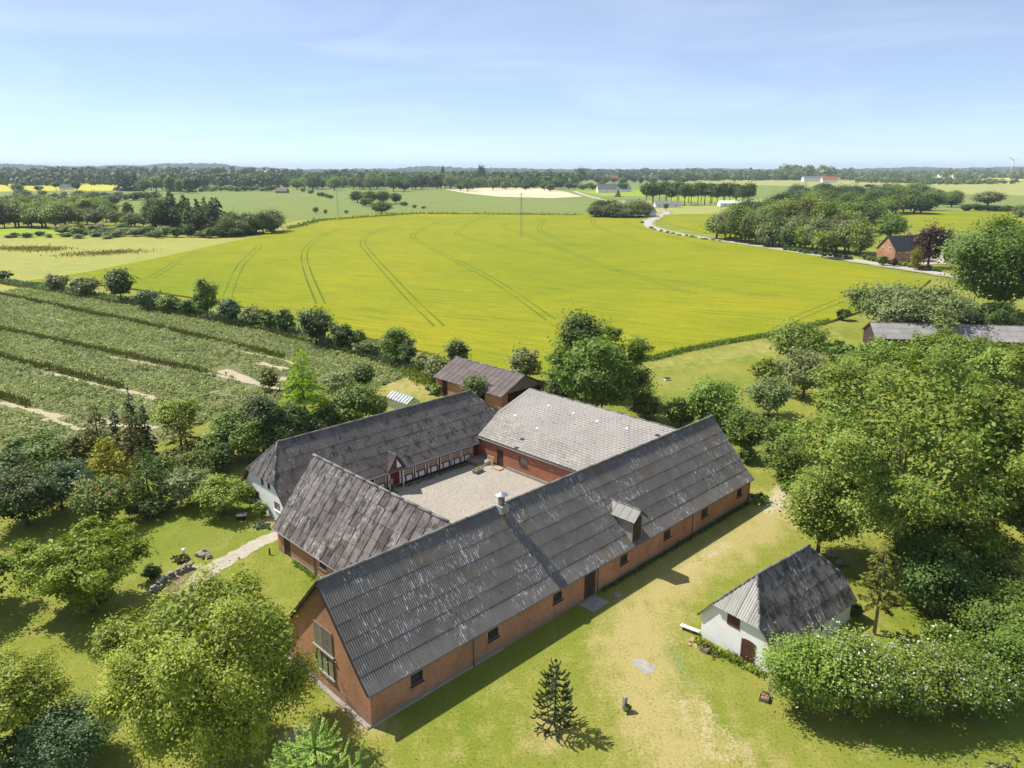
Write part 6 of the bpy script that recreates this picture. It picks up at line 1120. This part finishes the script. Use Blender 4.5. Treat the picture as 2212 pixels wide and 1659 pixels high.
for i, (u, v, a, w, d, h, lab) in enumerate(((23.0,-9.55,.3,.32,.18,.16,'tan wooden block among scraps near the cottage corner'),(22.7,-9.95,1.0,.45,.07,.06,'loose plank lying beside the tan wooden block'),(23.25,-10.0,.7,.20,.16,.22,'grey stone lump beside the loose plank'),(22.35,-9.7,.2,.14,.12,.10,'small broken brick on the grass near the cottage corner'))): m = MB(); m.add([(-w,-d,0),(w,-d*.9,0),(w*.95,d,0),(-w,d*.95,0),(-w*.9,-d*.9,h),(w*.93,-d*.8,h*.9),(w*.9,d*.9,h),(-w*.95,d*.85,h*1.05)], [(3,2,1,0),(4,5,6,7),(0,1,5,4),(1,2,6,5),(2,3,7,6),(3,0,4,7)]); tag(m.build(['wood_block','loose_plank','stone_lump','broken_brick'][i], MAT[['pale_wood','pale_wood','stone','potato'][i]], None, False, F(u,v), (0,0,FA + a)), lab, ['block','plank','stone','brick'][i])
m = MB(); m.box(-.16,.16,-.16,.16,-.1,1.15); m.build; cpst = empty('concrete_post', F(21.9,-16.6), FA, 'grey concrete post at the corner of the flowering hedge', 'post'); m.build('shaft', MAT['stone'], cpst); m = MB(); m.add([(-.16,-.16,1.152),(.16,-.16,1.152),(.16,.16,1.152),(-.16,.16,1.152),(0,0,1.26)], [(0,1,4),(1,2,4),(2,3,4),(3,0,4)]); m.build('cap', MAT['concrete'], cpst)
def rock(name, label, P, r, mat='stone', seed=0, sq=.7, cat='boulder'):
    bm = bmesh.new(); bmesh.ops.create_icosphere(bm, subdivisions=3, radius=r); rg = random.Random(seed); dirs = [Vector((rg.gauss(0,1),rg.gauss(0,1),rg.gauss(0,1))).normalized() for _ in range(7)]; offs = [rg.uniform(.6,.9) for _ in dirs]
    for v in bm.verts:
        for d, o in zip(dirs, offs):
            q = v.co.dot(d)/r
            if q > o: v.co -= d*((q - o)*r*.85)
        v.co.z = v.co.z*sq + r*sq*.8
    me = bpy.data.meshes.new(name); bm.to_mesh(me); bm.free(); me.materials.append(MAT[mat]); return tag(link(name, me, None, P), label, cat)
rock('boulder', 'grey boulder in the shade behind the cottage roof', F(43.7,-11.5), .5, seed=1); rock('boulder', 'second grey boulder nearer the cottage roof', F(42.7,-12.7), .46, seed=2)
# garden: cairn, dry stone wall, lamp, cart
for i, (dx, dy, dz, r, lab) in enumerate(((0,0,0,1.0,'large flat base stone of the garden stone pile'),(-.75,.2,0,.75,'left side stone of the garden stone pile'),(.8,-.2,0,.7,'right side stone of the garden stone pile'),(.15,.2,.62,.45,'middle stone on top of the garden stone pile'),(.1,.1,1.0,.28,'small round top stone of the garden stone pile'),(1.35,-.5,0,.3,'small stone beside the garden stone pile'))): rock('pile_stone', lab, G(440,1202) + Vector((dx,dy,dz))*.6, r*.6, seed=10 + i, sq=.55, cat='stone')
wp = [G(*q) for q in ((330,1282),(350,1262),(375,1246),(400,1233),(420,1224))]; dw = empty('dry_stone_wall', wp[0], 0, 'low curved dry stone wall around the earth bed', 'wall'); rg = random.Random(3); me_st = []
for sdx in range(5):
    o = rock('stone', None, Vector((0,0,0)), .26, seed=40 + sdx, sq=.6); me_st.append(o.data); bpy.data.objects.remove(o)
for a, b in zip(wp, wp[1:]):
    n = int((b - a).length/.36)
    for i in range(n):
        for lv in range(3): o = link('stone', rg.choice(me_st), dw, a.lerp(b, (i + rg.random()*.5)/n) - wp[0] + Vector((rg.uniform(-.08,.08), rg.uniform(-.08,.08), .21*lv - .02)), (0,0,rg.uniform(0,6))); o.scale = (rg.uniform(.7,1.15),)*2 + (rg.uniform(.7,1),)
gl = empty('globe_lamp', G(400,1212), 0, 'white globe garden lamp on a thin pole', 'lamp'); m = MB(); m.tube([(0,0,-.05),(0,0,.95)], .025, 6); m.build('pole', MAT['dark_iron'], gl); m = MB(); m.lathe((0,0,.95), [(.05,0),(.17,.08),(.20,.2),(.15,.33),(.03,.38)], 12); m.build('globe', MAT['bulb_white'], gl, True)
ca = empty('garden_cart', G(523,1121), .15, 'small red garden cart with pale cover on the lawn', 'cart'); m = MB(); m.add([(-.42,-.28,.2),(.42,-.28,.2),(.42,.28,.2),(-.42,.28,.2),(-.52,-.36,.5),(.52,-.36,.5),(.52,.36,.5),(-.52,.36,.5)], [(3,2,1,0),(4,5,6,7),(0,1,5,4),(1,2,6,5),(2,3,7,6),(3,0,4,7)]); m.build('tub', MAT['cart_red'], ca); m = MB(); m.add([(-.53,-.37,.503),(.53,-.37,.503),(.53,.37,.503),(-.53,.37,.503),(-.35,-.2,.62),(.35,-.2,.62),(.35,.2,.62),(-.35,.2,.62)], [(4,5,6,7),(0,1,5,4),(1,2,6,5),(2,3,7,6),(3,0,4,7)]); m.build('cover', MAT['alu'], ca)
for x in (-.28,.28):
    for y in (-.33,.33): m = MB(); m.tube([(x,y-.04,.15),(x,y+.04,.15)], .15, 12); m.build('wheel', MAT['rubber'], ca)
pt = empty('wooden_stake', F(6.3,25.9), 0, 'pointed brown stake at the corner of the left brick wing', 'stake'); m = MB(); m.tube([(0,0,-.1),(0,0,.55),(0,0,.75)], [.09,.08,.01], 6); m.build('shaft', MAT['brown_paint'], pt)
ga = empty('garden_trough', G(1441,821), .4, 'small white box lying on the far right lawn', 'box'); m = MB(); m.box(-.5,.5,-.3,.3,0,.35); m.build('body', MAT['white_paint'], ga); m = MB(); m.box(-.54,.54,-.34,.34,.352,.42); m.build('lid', MAT['dark_iron'], ga)
dt = empty('dead_tree', G(2125,770), 0, 'bare dead tree with grey branches at the right edge', 'tree'); m = MB(); m.tube([(0,0,-.2),(.1,0,3),(.1,.1,6.5)], [.16,.12,.04], 6); rg = random.Random(6)
for i in range(9): a = rg.uniform(0,6.28); z = 2.2 + i*.45; L = rg.uniform(1,2.2); m.tube([(.08,0,z),(.08 + math.cos(a)*L*.5, math.sin(a)*L*.5, z + L*.35),(.08 + math.cos(a)*L*.8, math.sin(a)*L*.8, z + L*.95)], [.06,.045,.012], 5)
m.build('trunk', MAT['grey_wood'], dt)
# ---- far houses
def house(label, x, yb, L, W, eave, ridge, rz, wallm, roofm, wins=3, chim=True, cat='house', name='house', dormer=False, hip=0.0):
    e = empty(name, G(x, yb), rz, label, cat); m = MB(); m.box(-L/2,L/2,-W/2,W/2,0,eave)
    for s in (-1,1): m.prism([(s*L/2,-W/2,eave),(s*L/2,W/2,eave),(s*L/2,0,ridge-.15)], (-s*.3,0,0))
    m.build('wall', MAT[wallm], e); m = MB()
    for s in (-1,1): m.prism([(-L/2-.4+hip*0,0,ridge),(L/2+.4,0,ridge),(L/2+.4,s*(W/2+.5),eave-.25),(-L/2-.4,s*(W/2+.5),eave-.25)], (0,0,.18))
    rf = m.build('roof', MAT[roofm], e)
    if chim: m = MB(); m.box(L*.18-.4,L*.18+.4,-.4,.4,ridge-.3,ridge+1.1); m.build('chimney', MAT['brick_red'], rf)
    for i in range(wins):
        xx = -L/2 + L*(i+.5)/wins; m = MB(); m.box(xx-.6,xx+.6,-W/2-.06,-W/2-.004,eave*.35,eave*.8); w_ = m.build('window', MAT['white_paint'], e); m = MB(); m.box(xx-.45,xx-.05,-W/2-.09,-W/2-.062,eave*.40,eave*.75); m.build('pane', MAT['glass'], w_); m = MB(); m.box(xx+.05,xx+.45,-W/2-.09,-W/2-.062,eave*.40,eave*.75); m.build('pane', MAT['glass'], w_)
    for yy in (-W*.2, W*.2):
        for sx in (-1, 1): m = MB(); xa = sx*(L/2+.004); m.box(min(xa,xa+sx*.06),max(xa,xa+sx*.06),yy-.5,yy+.5,eave*.9,eave*.9+1.3); w_ = m.build('window', MAT['white_paint'], e); m = MB(); xb = sx*(L/2+.066); m.box(min(xb,xb+sx*.03),max(xb,xb+sx*.03),yy-.35,yy+.35,eave*.9+.15,eave*.9+1.15); m.build('pane', MAT['glass'], w_)
    return e
bh = house('red brick house with black tiled roof beside the copper beech', 1945, 563, 16, 9, 4.8, 9.8, .35, 'brick_orange', 'black_tile', 4)
m = MB(); m.prism([(1.5,-4.45,4.8),(6.5,-4.45,4.8),(4,-4.45,8.4)], (0,-.9,0)); m.box(1.5,6.5,-5.35,-4.52,0,4.8); m.build('cross_gable', MAT['brick_orange'], bh)
for s in (-1,1): m = MB(); m.prism([(4,-5.65,8.65),(4+s*2.9,-5.65,4.6),(4+s*2.9,-2.6,4.6),(4,-1.0,8.65)], (0,0,.15)); m.build('gable_roof', MAT['black_tile'], bh)
house('long grey roofed outbuilding behind the columnar thuja', 2085, 538, 22, 9, 3.2, 6.5, -.15, 'brick_red', 'grey_tile', 3, False, 'barn', 'outbuilding')
house('white farmhouse with grey roof behind the road copse', 1372, 452, 17, 9, 3.8, 8.5, -.25, 'whitewash', 'grey_tile', 3)
house('thatched cottage half hidden at the road bend', 1400, 466, 10, 7, 2.4, 7.0, -.9, 'whitewash', 'thatch', 2)
house('low grey barn behind the linden row', 1440, 448, 24, 9, 3.2, 6, .05, 'whitewash', 'grey_tile', 3, False, 'barn', 'barn')
house('white greenhouse like shed behind the right end of the lindens', 1600, 446, 44, 10, 3.5, 5.5, .05, 'whitewash', 'white_paint', 5, False, 'shed', 'shed')
house('grey roofed farm in the trees right of the stubble field', 1310, 416, 30, 12, 5, 13, .1, 'whitewash', 'grey_tile', 3, False)
house('pale low barn right of the grey roofed farm', 1345, 414, 26, 10, 4, 9, .0, 'whitewash', 'grey_tile', 3, False, 'barn', 'barn')
house('dark roofed farmhouse in front of the far belt left of centre', 610, 417, 18, 9, 3, 7.5, -.2, 'brick_red', 'black_tile', 3, False)
house('small grey farmhouse in the yellow field at far left', 144, 411, 20, 9, 4, 10, .1, 'whitewash', 'grey_tile', 3)
house('low dark shed beside the yellow field farmhouse', 92, 400, 26, 10, 3, 5, .0, 'brown_board', 'grey_tile', 2, False, 'shed', 'shed')
house('red roofed house in the belt below the church spire', 968, 405, 22, 11, 4, 11, .2, 'whitewash', 'red_tile', 2, False)
house('grey roofed far barn left of the tall pale poplar', 1236, 396, 40, 16, 7, 15, .4, 'whitewash', 'grey_tile', 3, False, 'barn', 'barn')
house('red roofed village house right of centre', 1318, 391, 44, 18, 8, 17, .1, 'whitewash', 'red_tile', 3, False)
house('second red roofed village house beyond the lindens', 1412, 390, 34, 18, 8, 18, .5, 'whitewash', 'red_tile', 2, False)
house('white gabled village house left of the red one', 1390, 390, 22, 16, 8, 17, 1.2, 'whitewash', 'grey_tile', 2, False)
house('white gabled village house right of the red one', 1434, 389, 22, 16, 8, 16, 1.0, 'whitewash', 'red_tile', 2, False)
house('grey roofed farm below the dark hump of wood', 1755, 392, 62, 20, 8, 15, .05, 'whitewash', 'grey_tile', 4, False, 'farm', 'farm')
house('red roofed barn at the right of the far farm', 1790, 394, 40, 20, 7, 16, -.1, 'whitewash', 'red_tile', 2, False, 'barn', 'barn')
house('white roofed hall behind the red roofed far barn', 1785, 388, 40, 18, 9, 16, .2, 'whitewash', 'white_paint', 2, False, 'hall', 'hall')
for x, y, L, lab in ((2050,383,90,'white roofed far factory hall at the right'),(2085,386,110,'grey far factory hall beside the white one'),(2035,380,70,'red roofed far building behind the factory')): house(lab, x, y, L, 40, 10, 17, .05, 'whitewash', {2050:'white_paint',2085:'grey_tile',2035:'red_tile'}[x], 3, False, 'factory', 'factory_hall')
tk = empty('storage_tank', G(2088,384.5), 0, 'white domed storage tank beside the far factory', 'tank'); m = MB(); m.lathe((0,0,0), [(17,0),(17,14),(14,20),(4,25),(1,26)], 16); m.build('tank', MAT['turbine_white'], tk); m = MB(); m.lathe((0,0,26), [(1,0),(.5,12)], 6); m.build('vent', MAT['turbine_white'], tk)
# church spire, wind turbine, masts, wires
cs = empty('church', G(957,393), .2, 'far white church tower with dark pointed spire', 'church'); k_ = ppm(G(957,393)); h = 18/k_; m = MB(); m.box(-7,7,-7,7,0,h); m.build('tower', MAT['whitewash'], cs); m = MB(); m.add([(-7.6,-7.6,h),(7.6,-7.6,h),(7.6,7.6,h),(-7.6,7.6,h),(0,0,h + 17/k_)], [(0,1,4),(1,2,4),(2,3,4),(3,0,4),(3,2,1,0)]); m.build('spire', MAT['black_tile'], cs)
tp = G(2182,379.5); kt = ppm(tp); wt = empty('wind_turbine', tp, 0, 'white wind turbine standing on the far right skyline', 'wind turbine'); hh = 33/kt; m = MB(); m.tube([(0,0,0),(0,0,hh)], [hh*.035,hh*.022], 10); m.build('tower', MAT['turbine_white'], wt, True); m = MB(); m.box(-3.2,3.2,-6,6,hh-2.5,hh+3); m.build('nacelle', MAT['turbine_white'], wt)
for i in range(3): a = .6 + i*2.094; m = MB(); L = hh*.42; m.tube([(0,-7,hh),(math.cos(a)*L*.2,-7,hh+math.sin(a)*L*.2),(math.cos(a)*L,-7,hh+math.sin(a)*L)], [2.4,3.2,.8], 6); m.build('blade', MAT['turbine_white'], wt)
def mast(label, x, yb, yt):
    P = G(x, yb); H = z_at(P, yt); e = empty('lattice_mast', P, .3, label, 'mast'); w0, w1 = .55, .16; L_ = lambda z: w0 + (w1 - w0)*z/H; cs_ = [(-1,-1),(1,-1),(1,1),(-1,1)]
    for a, b in cs_: m = MB(); m.tube([(a*w0,b*w0,0),(a*w1,b*w1,H)], .035, 4); m.build('leg', MAT['steel_mast'], e)
    m = MB(); n = 16
    for i in range(n):
        z0, z1_ = H*i/n, H*(i+1)/n
        for j in range(4): (a,b),(c,d) = cs_[j], cs_[(j+1) % 4]; m.tube([(a*L_(z0),b*L_(z0),z0),(c*L_(z1_),d*L_(z1_),z1_)], .02, 3)
    tag(m.build('lattice', MAT['steel_mast'], e), kind='stuff')
    for z in (.86,.96): m = MB(); m.tube([(-1.8,0,H*z),(1.8,0,H*z)], .05, 4); m.build('cross_arm', MAT['steel_mast'], e)
    return P, H
M1 = mast('tall thin lattice mast standing in the barley field', 1126, 516, 416); M2 = mast('fainter lattice mast at the far edge of the barley', 731, 473, 412)
def wire(label, A, Bp, sag):
    pts = [A.lerp(Bp, t) - Vector((0,0,sag*4*t*(1-t))) for t in np.linspace(0,1,24)]; m = MB(); m.tube(pts, .03, 4); return tag(m.build('power_line', MAT['steel_mast']), label, 'wire', 'power lines on the lattice masts')
off = Vector((1.8,.3,0)); T1 = M1[0] + Vector((0,0,M1[1]*.96)); T2 = M2[0] + Vector((0,0,M2[1]*.96)); T3 = G(2460,640) + Vector((0,0,24))
wire('upper power line crossing before the brick house', T1 + off, T3 + off, 7); wire('lower power line crossing before the brick house', T1 - off, T3 - off - Vector((0,0,3)), 8); wire('power line between the two lattice masts', T1 - off, T2 + off, 6)
# car under the copper beech
Pc = G(2000, 586) ; car = empty('parked_car', Pc, .1, 'dark red car parked in the shade under the copper beech', 'car'); m = MB(); prof = [(-2.1,.35),(-2.15,.75),(-1.5,.95),(-.9,1.42),(.6,1.45),(1.4,.98),(2.1,.85),(2.15,.4)]
m.prism([(x,-.85,z) for x, z in prof], (0,1.7,0)); m.build('body', MAT['car_red'], car)
for s in (-1,1): m = MB(); y = s*.853; m.prism([(-1.3,y,.98),(-.85,y,1.36),(.55,y,1.38),(1.15,y,.98)], (0,s*.01,0)); m.build('side_window', MAT['glass'], car)
for x in (-1.35,1.35):
    for s in (-1,1): m = MB(); m.tube([(x,s*.66,.33),(x,s*.88,.33)], .33, 14); w_ = m.build('wheel', MAT['rubber'], car); m = MB(); m.tube([(x,s*.87,.33),(x,s*.895,.33)], .2, 10); m.build('rim', MAT['alu'], w_)
# ------------------------------------------------------------------ haze
bm = bmesh.new(); bmesh.ops.create_cube(bm, size=1.0); bmesh.ops.scale(bm, vec=(40000, 40000, 170), verts=bm.verts); bmesh.ops.translate(bm, vec=(0, 0, 85-32), verts=bm.verts); hm = bpy.data.meshes.new('haze'); bm.to_mesh(hm); bm.free()
hmat = bpy.data.materials.new('haze'); hmat.use_nodes = True; ht = hmat.node_tree; ht.nodes.clear(); pv = ht.nodes.new('ShaderNodeVolumePrincipled'); pv.inputs['Color'].default_value = (0.72, 0.84, 1.0, 1); pv.inputs['Density'].default_value = 0.000072; pv.inputs['Anisotropy'].default_value = 0.0
mo = ht.nodes.new('ShaderNodeOutputMaterial'); ht.links.new(pv.outputs[0], mo.inputs['Volume']); hm.materials.append(hmat); tag(link('haze', hm), 'thin blue summer haze over the far land', 'haze', kind='stuff')
